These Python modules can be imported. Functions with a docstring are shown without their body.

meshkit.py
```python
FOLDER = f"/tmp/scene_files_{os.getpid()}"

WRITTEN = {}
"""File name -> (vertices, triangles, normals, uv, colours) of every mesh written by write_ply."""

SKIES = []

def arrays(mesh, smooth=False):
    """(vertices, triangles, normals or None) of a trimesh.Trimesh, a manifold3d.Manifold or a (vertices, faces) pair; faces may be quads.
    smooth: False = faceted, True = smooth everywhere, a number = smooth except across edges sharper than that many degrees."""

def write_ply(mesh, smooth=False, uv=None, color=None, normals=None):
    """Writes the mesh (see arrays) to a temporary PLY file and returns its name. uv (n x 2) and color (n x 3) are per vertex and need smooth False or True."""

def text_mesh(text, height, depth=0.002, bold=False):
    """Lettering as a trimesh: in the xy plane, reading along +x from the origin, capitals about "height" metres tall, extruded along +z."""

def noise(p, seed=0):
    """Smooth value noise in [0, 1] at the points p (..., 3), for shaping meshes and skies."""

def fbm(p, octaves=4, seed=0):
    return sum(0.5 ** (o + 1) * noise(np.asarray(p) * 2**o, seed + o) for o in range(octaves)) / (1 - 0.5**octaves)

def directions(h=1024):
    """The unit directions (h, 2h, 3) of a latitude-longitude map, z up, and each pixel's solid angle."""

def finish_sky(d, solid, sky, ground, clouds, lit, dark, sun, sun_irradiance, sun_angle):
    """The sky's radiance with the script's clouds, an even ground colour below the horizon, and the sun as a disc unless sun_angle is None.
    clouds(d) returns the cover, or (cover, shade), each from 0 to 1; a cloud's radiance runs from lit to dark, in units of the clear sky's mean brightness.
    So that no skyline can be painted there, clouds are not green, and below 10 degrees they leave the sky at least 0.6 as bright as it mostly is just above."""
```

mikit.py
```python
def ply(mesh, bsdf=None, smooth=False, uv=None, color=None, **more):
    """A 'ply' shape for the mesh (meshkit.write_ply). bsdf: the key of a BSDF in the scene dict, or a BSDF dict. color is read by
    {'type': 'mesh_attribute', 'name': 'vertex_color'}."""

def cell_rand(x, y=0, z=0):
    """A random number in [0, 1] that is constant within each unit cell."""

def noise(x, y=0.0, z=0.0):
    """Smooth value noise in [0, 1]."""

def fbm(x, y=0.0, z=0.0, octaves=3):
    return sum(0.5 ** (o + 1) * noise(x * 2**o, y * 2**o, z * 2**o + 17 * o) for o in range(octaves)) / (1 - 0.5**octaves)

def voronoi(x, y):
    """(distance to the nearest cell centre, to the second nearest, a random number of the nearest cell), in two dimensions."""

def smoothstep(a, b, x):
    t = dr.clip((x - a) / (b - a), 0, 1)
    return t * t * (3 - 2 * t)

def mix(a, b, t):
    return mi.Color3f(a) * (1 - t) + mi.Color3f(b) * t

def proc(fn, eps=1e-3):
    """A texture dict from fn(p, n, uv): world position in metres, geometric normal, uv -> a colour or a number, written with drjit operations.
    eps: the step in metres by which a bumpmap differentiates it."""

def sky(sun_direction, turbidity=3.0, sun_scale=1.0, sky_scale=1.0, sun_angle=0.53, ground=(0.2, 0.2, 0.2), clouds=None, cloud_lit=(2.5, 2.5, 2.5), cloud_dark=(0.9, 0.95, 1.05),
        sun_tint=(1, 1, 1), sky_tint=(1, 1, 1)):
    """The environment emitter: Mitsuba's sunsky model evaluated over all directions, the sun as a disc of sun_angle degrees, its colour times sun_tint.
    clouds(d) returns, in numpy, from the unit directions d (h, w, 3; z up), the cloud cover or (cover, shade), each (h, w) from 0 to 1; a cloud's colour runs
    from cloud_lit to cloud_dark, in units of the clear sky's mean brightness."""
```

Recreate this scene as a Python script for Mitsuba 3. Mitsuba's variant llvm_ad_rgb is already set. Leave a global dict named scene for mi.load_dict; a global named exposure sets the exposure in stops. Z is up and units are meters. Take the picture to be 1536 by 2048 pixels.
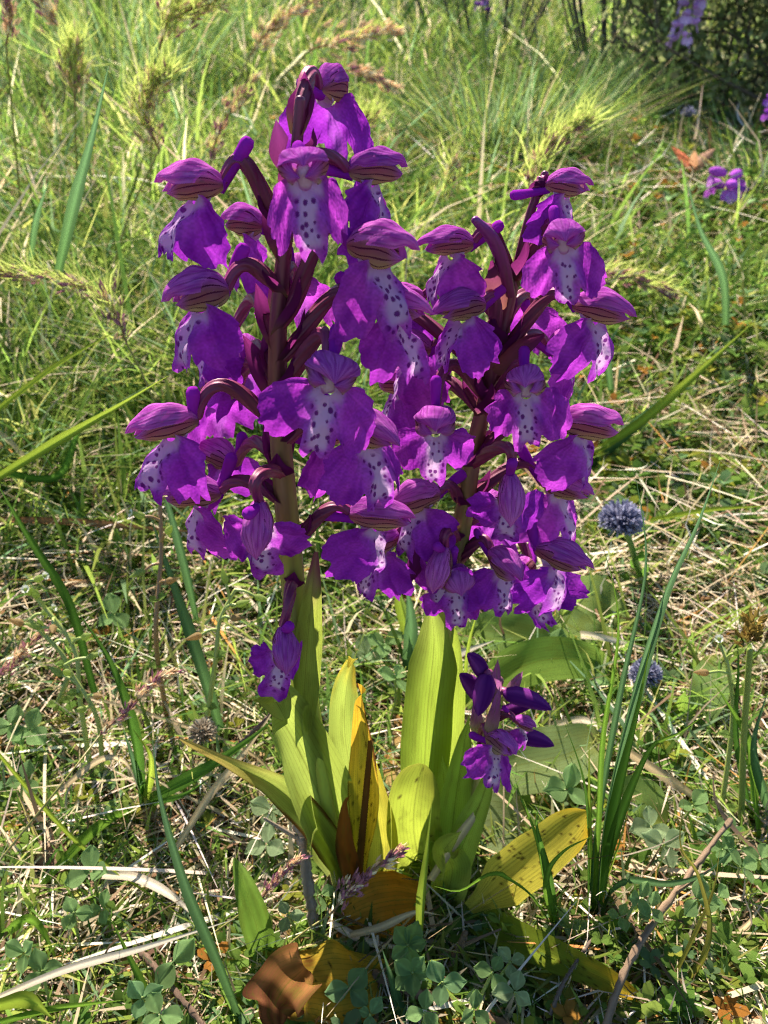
import math, numpy as np, mitsuba as mi, mikit, meshkit
from mikit import noise, fbm, voronoi, smoothstep, mix, cell_rand
import drjit as dr

# ------------------------------------------------------------------ camera, sky, exposure
T = mi.ScalarTransform4f
PITCH, FOV, CAMH = math.radians(33.0), 60.0, 0.24
FPX = 1024 / math.tan(math.radians(FOV / 2))
CAM = np.array([0, 0, CAMH])
FWD = np.array([0, math.cos(PITCH), -math.sin(PITCH)])
UPV = np.array([0, math.sin(PITCH), math.cos(PITCH)])
scene, labels = {}, {}
scene['camera'] = {'type': 'thinlens', 'fov': FOV, 'fov_axis': 'y', 'near_clip': 0.01, 'far_clip': 60.0,
                   'aperture_radius': 0.00042, 'focus_distance': 0.185,
                   'to_world': T().look_at(origin=CAM.tolist(), target=(CAM + FWD).tolist(), up=[0, 0, 1])}
SUN = (-0.30, 0.84, 1.0)
scene['sky'] = mikit.sky(SUN, turbidity=3.0, sky_scale=0.6, ground=(0.12, 0.13, 0.05), sun_tint=(0.95, 1.0, 1.15))
exposure = 3.3

rng = np.random.default_rng(11)
Z = np.array([0, 0, 1.0])


def nrm(a):
    a = np.asarray(a, float)
    return a / np.maximum(np.linalg.norm(a, axis=-1, keepdims=True), 1e-12)


def ray(px, py):
    return FWD + np.array([1.0, 0, 0]) * (px - 768) / FPX + UPV * (1024 - py) / FPX


def at(px, py, Y):                       # the point seen at a pixel of the photograph, at the distance Y from the camera's foot
    d = ray(px, py)
    return CAM + d * (Y / d[1])


def gh(x, y):                            # height of the ground
    p = np.stack([np.asarray(x, float) * 9, np.asarray(y, float) * 9, np.zeros_like(np.asarray(x, float))], -1)
    q = p * 5.3
    return 0.010 * (meshkit.noise(p, 3) - 0.5) + 0.0045 * (meshkit.noise(q, 5) - 0.5)


def gnd(px, py, z=0.0):                  # the point of the ground (or z above it) seen at a pixel
    d = ray(px, py)
    t = (z - CAMH) / d[2]
    for _ in range(6):
        p = CAM + d * t
        t = (z + gh(p[0], p[1]) - CAMH) / d[2]
    return CAM + d * t


def mpp(p):                              # metres per pixel of the photograph at a point
    return float((np.asarray(p) - CAM) @ FWD) / FPX


# ------------------------------------------------------------------ scene helpers
def numbered(name):
    key, k = name, 0
    while key in used:
        k += 1
        key = f'{name}_{k:03d}'
    used.add(key)
    return key


used = set()


def thing(name, label, cat, group=None):
    key = numbered(name)
    labels[key] = {'label': label, 'category': cat}
    if group:
        labels[key]['group'] = group
    return key


def put(name, mb, bsdf, parent=None, label=None, kind=None):
    """One entry of the scene from a mesh builder."""
    key = numbered(parent + '__' + name if parent else name)
    v, f, c, uv = mb.arrays()
    scene[key] = mikit.ply((v, f), bsdf, smooth=True, color=c, uv=uv)
    if label or kind:
        labels[key] = {}
        if label:
            labels[key]['label'] = label
        if kind:
            labels[key]['kind'] = kind
    return key


class MB:
    def __init__(self):
        self.v, self.f, self.c, self.u, self.n = [], [], [], [], 0

    def add(self, v, f, c, uv=None):
        v = np.asarray(v, float).reshape(-1, 3)
        c = np.broadcast_to(np.asarray(c, float), v.shape) if np.asarray(c).ndim < 2 else np.asarray(c, float).reshape(-1, 3)
        self.v.append(v)
        self.c.append(c)
        self.u.append(np.zeros((len(v), 2)) if uv is None else np.asarray(uv, float).reshape(-1, 2))
        self.f.append(np.asarray(f, int) + self.n)
        self.n += len(v)
        return self

    def arrays(self):
        return np.vstack(self.v), np.vstack(self.f), np.clip(np.vstack(self.c), 0, 1), np.vstack(self.u)


def gridf(a, b, wrap=False):
    i, j = np.meshgrid(np.arange(a - 1), np.arange(b if wrap else b - 1), indexing='ij')
    k = (j + 1) % b
    q = np.stack([i * b + j, i * b + k, (i + 1) * b + k, (i + 1) * b + j], -1).reshape(-1, 4)
    return np.vstack([q[:, [0, 1, 2]], q[:, [0, 2, 3]]])


def curve(pts, n):
    """Catmull-Rom through the points, n samples by arc length."""
    p = np.asarray(pts, float)
    if len(p) == 2:
        return p[0] + np.linspace(0, 1, n)[:, None] * (p[1] - p[0])
    p = np.vstack([2 * p[0] - p[1], p, 2 * p[-1] - p[-2]])
    out = []
    for i in range(1, len(p) - 2):
        t = np.linspace(0, 1, 24, endpoint=False)[:, None]
        a, b, c, d = p[i - 1:i + 3]
        out.append(0.5 * (2 * b + (c - a) * t + (2 * a - 5 * b + 4 * c - d) * t**2 + (3 * b - a - 3 * c + d) * t**3))
    out = np.vstack(out + [p[-2:-1]])
    s = np.concatenate([[0], np.cumsum(np.linalg.norm(np.diff(out, axis=0), axis=1))])
    x = np.linspace(0, s[-1], n)
    return np.stack([np.interp(x, s, out[:, k]) for k in range(3)], 1)


def tangents(p):
    return nrm(np.gradient(p, axis=0))


def frames(p, ref):
    t = tangents(p)
    a = np.zeros_like(p)
    cur = nrm(np.asarray(ref, float))
    for i in range(len(p)):
        cur = cur - (cur @ t[i]) * t[i]
        cur = nrm(cur)
        a[i] = cur
    return t, a, np.cross(t, a)


def tube(mb, pts, radii, col, sides=8, n=None, cap=True, ridge=0.0, ridges=5, twist=0.0):
    p = np.asarray(pts, float) if n is None else curve(pts, n)
    m = len(p)
    r = np.interp(np.linspace(0, 1, m), np.linspace(0, 1, len(np.atleast_1d(radii))), np.atleast_1d(radii)) if np.ndim(radii) else np.full(m, radii)
    t, a, b = frames(p, [0.31, 0.2, 0.9] if abs(tangents(p)[0][2]) < 0.8 else [1, 0.1, 0])
    if cap:
        e = r[-1] * 0.6
        p = np.vstack([p, p[-1] + t[-1] * e, p[-1] + t[-1] * e * 1.35])
        r = np.concatenate([r, [r[-1] * 0.7, r[-1] * 0.05]])
        a, b = np.vstack([a, a[-1:], a[-1:]]), np.vstack([b, b[-1:], b[-1:]])
    ang = np.arange(sides) * 2 * np.pi / sides
    tt = np.linspace(0, 1, len(p))
    A = ang[None] + twist * tt[:, None]
    rr = r[:, None] * (1 + ridge * np.cos(ridges * ang)[None])
    v = p[:, None] + rr[..., None] * (np.cos(A)[..., None] * a[:, None] + np.sin(A)[..., None] * b[:, None])
    c = col(tt[:, None] + 0 * ang[None], ang[None] + 0 * tt[:, None]) if callable(col) else np.broadcast_to(np.asarray(col, float), v.shape)
    uv = np.stack([np.broadcast_to(ang[None] / 6.283, A.shape), np.broadcast_to(tt[:, None], A.shape)], -1)
    mb.add(v, gridf(len(p), sides, True), np.asarray(c).reshape(-1, 3), uv)
    return mb


def lerp(a, b, t):
    t = np.asarray(t, float)[..., None]
    return np.asarray(a, float) * (1 - t) + np.asarray(b, float) * t


def sstep(a, b, x):
    t = np.clip((np.asarray(x, float) - a) / (b - a), 0, 1)
    return t * t * (3 - 2 * t)


def ribbon(mb, pts, width, col, face=None, n=24, m=7, fold=0.0, curl=0.0, twist=0.0, ripple=0.0, seed=0, edge=0.045, profile=None, thick=None):
    """A leaf or blade along a curve: width(t) (or width x a profile), the face turned to 'face', folded like a V, curled to a trough."""
    p = curve(pts, n)
    t, _, _ = frames(p, Z if face is None else face)
    ref = nrm(CAM * [1, 1, 1.6] - p.mean(0)) if face is None else nrm(face)
    nn = np.zeros_like(p)
    for i in range(n):
        q = ref - (ref @ t[i]) * t[i]
        if np.linalg.norm(q) < 0.15:
            q = q + 0.3 * (nn[i - 1] if i else np.array([0.3, -0.6, 0.5]))
            q = q - (q @ t[i]) * t[i]
        nn[i] = nrm(q)
    x = np.linspace(0, 1, n)
    side = np.cross(t, nn)
    tw = twist * x
    side, nn = np.cos(tw)[:, None] * side + np.sin(tw)[:, None] * nn, np.cos(tw)[:, None] * nn - np.sin(tw)[:, None] * side
    w = width * (profile(x) if profile is not None else leafprof(x))
    s = np.linspace(-1, 1, m)
    r = np.random.default_rng(seed)
    ph = r.uniform(0, 6.3, 4)
    wob = 1 + edge * (np.sin(9 * x + ph[0]) * 0.5 + np.sin(23 * x + ph[1]) * 0.3)
    off = w[:, None] * 0.5 * s[None] * wob[:, None]
    half = np.maximum(w[:, None] * 0.5, 1e-6)
    h = fold * np.abs(off) + curl * off**2 / half
    h = h + ripple * half * (np.sin(14 * x + ph[2])[:, None] * s[None] ** 2 * np.sign(s)[None] + 0.6 * np.sin(8 * x + ph[3])[:, None] * s[None] ** 2)
    v = p[:, None] + off[..., None] * side[:, None] + h[..., None] * nn[:, None]
    X, S = np.broadcast_to(x[:, None], (n, m)), np.broadcast_to(s[None], (n, m))
    c = col(X, S) if callable(col) else np.broadcast_to(np.asarray(col, float), (n, m, 3))
    mb.add(v, gridf(n, m), np.asarray(c).reshape(-1, 3), np.stack([S, X], -1))
    return mb


def leafprof(x):
    return np.clip(np.sin(np.pi * np.clip(x, 0, 1) ** 0.75) ** 0.8 * 0.9 + 0.28 * (1 - x), 0.02, None) * np.minimum(1, (1 - x) * 9 + 0.03)


def bladeprof(x):
    return np.clip(0.75 + 0.25 * np.sin(np.pi * np.minimum(1, x * 1.2)), 0, 1) * np.clip((1 - x) * 2.0, 0.02, 1) ** 0.8


def strapprof(x):                         # a rosette leaf: narrow foot, broad, blunt
    return np.clip(0.55 + 0.6 * sstep(0, 0.45, x), 0, 1) * np.clip((1.0 - x**7), 0.02, 1) ** 0.55


def ellip(mb, c, ax, col, nu=9, nv=10, pw=1.0):
    """An ellipsoid from three axis vectors."""
    u = np.linspace(0, np.pi, nu)
    w = np.arange(nv) * 2 * np.pi / nv
    s, cc = np.sin(u) ** pw, np.cos(u)
    v = np.asarray(c) + s[:, None, None] * (np.cos(w)[None, :, None] * ax[0] + np.sin(w)[None, :, None] * ax[1]) + cc[:, None, None] * ax[2] + 0 * w[None, :, None]
    cl = col(np.broadcast_to((1 - cc)[:, None] / 2, (nu, nv)), np.broadcast_to(w[None], (nu, nv))) if callable(col) else np.broadcast_to(np.asarray(col, float), v.shape)
    mb.add(v, gridf(nu, nv, True), np.asarray(cl).reshape(-1, 3))


# ------------------------------------------------------------------ materials
VC = {'type': 'mesh_attribute', 'name': 'vertex_color'}


def thin(color, rough=0.45, spec=0.5, trans=0.9):
    return {'type': 'principledthin', 'base_color': color, 'roughness': rough, 'diff_trans': trans, 'eta': 1.2 + 0.45 * spec}


def lip_tex(p, n, uv):
    k = dr.round(uv.x / 4)
    x, y = (uv.x - 4 * k) * 9.0, uv.y * 10.0             # millimetres across and down the lip
    ax = dr.abs(x) + 1.1 * (noise(x * 0.8 + 9 * k, y * 0.6) - 0.5)
    white = (1 - smoothstep(0.6, 2.0, ax)) * (1 - 0.9 * smoothstep(8.6, 10.0, y))
    soft = (1 - smoothstep(1.2, 4.2, ax)) * (1 - 0.9 * smoothstep(8.6, 10.0, y))
    white = dr.maximum(white, (1 - smoothstep(0.8, 2.6, y)) * (1 - smoothstep(1.4, 3.0, ax)))
    d, _, r = voronoi(x * 0.76 + 13.7 * k, y * 0.58 + 5.1 * k)
    spot = (1 - smoothstep(10, 12, y)) * (1 - smoothstep(0.19, 0.36, d + 0.14 * r + 0.08 * (noise(x * 2.5, y * 2.5) - 0.5))) * smoothstep(1.6, 2.4, y) * (1 - smoothstep(1.7, 2.3, dr.abs(x)))
    ang = dr.atan2(x, y + 1.5)
    vein = 0.6 * noise(ang * 16 + 9 * k, y * 0.16 + 7 * k) + 0.4 * noise(ang * 6, y * 0.3 + 3 * k)
    g = cell_rand(k, 3)
    pur = mix((0.17, 0.005, 0.28), (0.50, 0.055, 0.60), vein * 0.62 + 0.55 * noise(x * 0.42 + 3 * k, y * 0.42) - 0.05)
    pur = pur * mix((0.85, 0.85, 1.0), (1.25, 1.6, 1.1), g)
    pur = mix(pur, (0.52, 0.16, 0.64), soft * 0.45)
    c = mix(pur * (0.82 + 0.36 * noise(p.x * 2600, p.y * 2600, p.z * 2600)), (0.60, 0.40, 0.66), white)
    return mix(c, (0.13, 0.006, 0.18), spot * 0.92)


def sepal_tex(p, n, uv):                                   # u: across (0 top .. 1 low edge of a lateral sepal; below -1: dorsal), v: base to tip, k: which flower
    k = dr.floor(uv.x / 4)
    a = uv.x - 4 * k
    dors = dr.select(a > 2, 1.0, 0.0)
    a = dr.select(a > 2, (a - 3) * 0.6, a)
    v = uv.y
    st = dr.abs(dr.sin(a * 19 + 1.2 * noise(v * 3 + k * 5, a * 4)))
    line = (1 - smoothstep(0.16, 0.48, st)) * smoothstep(0.02, 0.2, v) * (1 - smoothstep(0.75, 0.95, v))
    g = noise(a * 30 + 7 * k, v * 8)
    q = cell_rand(k, 7)
    mag = mix((0.40, 0.05, 0.41), (0.62, 0.18, 0.61), g)
    mag = mag * mix((0.75, 0.7, 0.85), (1.15, 1.25, 1.1), q)
    tan = mix((0.30, 0.11, 0.14), (0.48, 0.38, 0.18), smoothstep(0.5, 0.95, a))
    c = mix(mag, tan, smoothstep(0.12, 0.45, a) * (1 - smoothstep(0.75, 1.0, v)) * (1 - dors))
    c = mix(c, (0.07, 0.008, 0.045), line * (0.9 - 0.6 * dors))
    return c


def bump(b, fn, scale):
    return {'type': 'bumpmap', 'arbitrary': mikit.proc(fn, eps=2e-4), 'scale': scale, 'bsdf': b}


def cells(p, n, uv):                                        # papillae and veins of a petal
    return 0.6 * noise(p.x * 2400, p.y * 2400, p.z * 2400) + 0.9 * noise(uv.x * 28, uv.y * 5) + 0.8 * noise(p.x * 500, p.y * 500, p.z * 500)


scene['lip'] = bump(thin(mikit.proc(lip_tex), 0.5, 0.45, 0.95), cells, 0.00016)
scene['sepal'] = bump(thin(mikit.proc(sepal_tex), 0.38, 0.9, 0.85), cells, 0.00012)
scene['petal'] = thin(VC, 0.40, 0.4, 0.7)
scene['leaf'] = thin(VC, 0.30, 0.7, 1.3)


def vein_tex(p, n, uv):                                     # a hero leaf: parallel veins and blotches, as the weight of a darker green
    a = dr.abs(dr.sin(uv.x * 24 + 0.5 * noise(uv.y * 6, uv.x * 3)))
    m = fbm(uv.x * 3 + 40 * p.x, uv.y * 9, p.y * 30, 3)
    return 0.34 * (1 - smoothstep(0.05, 0.45, a)) * (0.4 + m) + 0.30 * smoothstep(0.48, 0.75, m) + 0.25 * (1 - smoothstep(0.0, 0.06, dr.abs(uv.x)))


def vein_bump(p, n, uv):
    return dr.abs(dr.sin(uv.x * 24 + 0.5 * noise(uv.y * 6, uv.x * 3))) + 0.8 * noise(uv.x * 3, uv.y * 10)


scene['leaf_dark'] = thin({'type': 'rgb', 'value': [0.13, 0.15, 0.02]}, 0.4, 0.5, 0.9)
scene['leafv'] = {'type': 'blendbsdf', 'weight': mikit.proc(vein_tex), 'a': {'type': 'ref', 'id': 'leaf'}, 'b': {'type': 'ref', 'id': 'leaf_dark'}}
scene['blade'] = thin(VC, 0.26, 1.0, 1.1)
scene['straw'] = thin(VC, 0.5, 0.4, 0.5)
scene['stalk'] = {'type': 'twosided', 'bsdf': {'type': 'principled', 'base_color': VC, 'roughness': 0.42, 'specular': 0.5}}
scene['ovary'] = {'type': 'twosided', 'bsdf': {'type': 'principled', 'base_color': VC, 'roughness': 0.5, 'specular': 0.45, 'sheen': 0.6, 'sheen_tint': 0.7}}
scene['wood'] = {'type': 'twosided', 'bsdf': {'type': 'principled', 'base_color': VC, 'roughness': 0.85, 'specular': 0.2}}


def soil_tex(p, n, uv):
    a = fbm(p.x * 260, p.y * 260, p.z * 260, 3)
    b = fbm(p.x * 30 + 5, p.y * 30, 0, 2)
    c = mix((0.035, 0.026, 0.016), (0.13, 0.10, 0.06), a)
    return mix(c, (0.09, 0.085, 0.02), smoothstep(0.52, 0.7, b) * 0.8)


scene['soil'] = {'type': 'principled', 'base_color': mikit.proc(soil_tex), 'roughness': 0.95, 'specular': 0.1}

# ------------------------------------------------------------------ ground
mb = MB()
ys = np.concatenate([np.linspace(-0.3, 1.2, 260), np.geomspace(1.206, 40, 70)])
xs = np.concatenate([-np.geomspace(30, 1.0, 30), np.linspace(-0.98, 0.98, 240), np.geomspace(1.0, 30, 30)])
gy, gx = np.meshgrid(ys, xs, indexing='ij')
mb.add(np.stack([gx, gy, gh(gx, gy)], -1), gridf(len(ys), len(xs)), (0.1, 0.1, 0.1))
put('ground', mb, 'soil', kind='structure')
labels['ground'].update(label='bare soil and moss showing between the grass and straw')
#SECTION orchids
# ------------------------------------------------------------------ orchids
MM = 0.001
VIOLET, MAROON = np.array([0.30, 0.018, 0.42]), np.array([0.105, 0.009, 0.042])
LIP_A = np.array([0, 6, 13, 18, 23, 30, 42, 56, 70, 85, 100, 112.0])
LIP_R = np.array([9.6, 11.0, 10.8, 8.2, 7.8, 9.8, 11.0, 11.4, 11.2, 9.8, 7.0, 3.8])
flower_no = 0


def local(P, F, U, R):
    B = np.stack([F, R, U])
    return lambda f, r, u: P + (np.stack([f, r, u], -1) * MM) @ B


def orient(psi, pitch, roll):
    a, b, c = map(math.radians, (psi, pitch, roll))
    F = np.array([math.sin(a), -math.cos(a), 0])
    R = np.array([-math.cos(a), -math.sin(a), 0])             # the flower's left seen from it is the viewer's right
    R = -R
    U = Z
    F, U = math.cos(b) * F - math.sin(b) * U, math.sin(b) * F + math.cos(b) * U
    R, U = math.cos(c) * R - math.sin(c) * U, math.sin(c) * R + math.cos(c) * U
    return F, U, R


def lip_mesh(L, s, fold, tilt, k, r, cl=1.0, wave=0.5, back=False):
    nt, nr = 73, 13
    th = np.linspace(-112, 112, nt)
    lob = np.interp(np.abs(th), LIP_A, LIP_R)
    lob = np.where(np.abs(th) < 18, lob * cl, lob)
    cren = np.interp(np.arange(nt), np.arange(0, nt, 2), r.normal(0, 0.55, (nt + 1) // 2)) + r.normal(0, 0.22, nt)
    asym = 1 + 0.06 * r.normal() * np.sign(th) * np.minimum(1, np.abs(th) / 40)
    rad = (lob + cren * (np.abs(th) > 5)) * asym
    q = np.linspace(0, 1, nr) ** 0.9
    ra = 1.0 + q[None] * (rad[:, None] - 1.0)
    t = np.radians(th)[:, None]
    x, y = ra * np.sin(t), ra * np.cos(t)                       # y is down the lip
    X = x * 1.02
    y0, y = y, y + 0.20 * np.maximum(0, np.abs(x) - 1.5)
    a = np.abs(X)
    phi = np.radians(fold)
    x0, w = 1.2, 2.2                                            # flat middle, then a rounded fold
    bend = np.clip((a - x0) / w, 0, 1) * phi
    d = np.linspace(0, 12, 200)
    ang = np.clip((d - x0) / w, 0, 1) * phi
    cx = np.concatenate([[0], np.cumsum(np.cos(ang))[:-1]]) * (d[1] - d[0])
    cf = np.concatenate([[0], np.cumsum(np.sin(ang))[:-1]]) * (d[1] - d[0])
    xx, ff = np.interp(a, d, cx) * np.sign(X), -np.interp(a, d, cf)
    p1, p2, p3 = r.uniform(0, 6.3, 3)
    ff = ff + wave * q[None] ** 1.5 * (0.95 * np.sin(3.1 * t + p1) + 0.6 * np.sin(8 * t + p2)) + 1.1 * np.sin(q[None] * 2.2)
    ff = ff - 0.035 * np.maximum(0, y - 5) ** 2 + wave * 0.45 * (np.sin(1.3 * x + p3) * np.sin(1.1 * y + p1))
    c, sn = math.cos(math.radians(tilt)), math.sin(math.radians(tilt))
    f = 4.3 + ff * c + y * sn
    u = -1.8 - y * c + ff * sn
    v = L((4.3 + (f - 4.3) * 1.08) * s, xx * s * 1.08, (-1.8 + (u + 1.8) * 1.08) * s)
    return v, gridf(nt, nr), np.stack([x / 9.0 + 4 * k, y0 / 10.0 + 3 * back], -1)


def hood_meshes(L, s, k, r, wide=1.0):
    """Dorsal sepal and two lateral sepals closing to a helmet."""
    out = []
    n, m = 22, 13
    t = np.linspace(0, 1, n)
    ph = r.uniform(0, 6.3, 4)
    tall, tipx, tipy, lenx = r.uniform(.98, 1.2), r.uniform(2.3, 3.2), r.uniform(.55, .85), r.uniform(.98, 1.14)

    if wide > 1:
        lenx, tall, tipx = .80, .92, 4.0

    def sheet(a0, a1, rad, ulab, length, flare):
        al = np.radians(np.linspace(a0, a1, m))
        e = 0.30 * np.abs(np.linspace(-1, 1, m)) ** 3            # the sheet narrows to its tip
        P = np.clip(t, 0, 1) ** 0.42 * (1 - t**tipx) ** tipy * 1.05 + 0.02
        amid = al.mean()
        A = amid + (al - amid)[None] * (1 - 0.25 * t[:, None] ** 4) * (0.55 + 0.45 * np.minimum(1, t * 4))[:, None]
        f = (length * t)[:, None] - e[None] * 4.2 * t[:, None] ** 3
        crin = 1 + 0.07 * np.sin(6 * t[:, None] + 3 * A + ph[0]) + 0.05 * np.sin(13 * t[:, None] - 5 * A + ph[1])
        hw, hh = 4.0 * wide * P[:, None] * rad * crin, 4.4 * tall * P[:, None] * rad * crin
        uc = (0.3 + 0.9 * np.sin(np.pi * t * 0.9) - 1.3 * t**2)[:, None]
        fl = flare * sstep(0.72, 1, t)[:, None]
        rr = hw * np.sin(A) + fl * np.sign(amid) * (abs(amid) > 0.1)
        uu = uc + hh * np.cos(A) + fl * (abs(amid) < 0.1)
        uv = np.stack([np.broadcast_to(ulab(np.linspace(0, 1, m))[None] + 4 * k, (n, m)), np.broadcast_to(t[:, None], (n, m))], -1)
        return L((f * lenx - 1.0) * s, rr * s, uu * s), gridf(n, m), uv

    out.append(('dorsal_sepal', sheet(-80, 80, 1.06, lambda x: 2.05 + 1.9 * x, 11.6, r.uniform(0.0, 1.6))))
    for sg in (1, -1):
        out.append(('lateral_sepal', sheet(sg * 28, sg * 150, 1.0, lambda x: 0.02 + 0.96 * x, 10.2 + r.uniform(-0.8, 0.8), r.uniform(-0.2, 1.0))))
    return out


def bez(p0, p1, p2, p3, n):
    t = np.linspace(0, 1, n)[:, None]
    return (1 - t) ** 3 * p0 + 3 * (1 - t) ** 2 * t * p1 + 3 * (1 - t) * t * t * p2 + t**3 * p3


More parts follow.
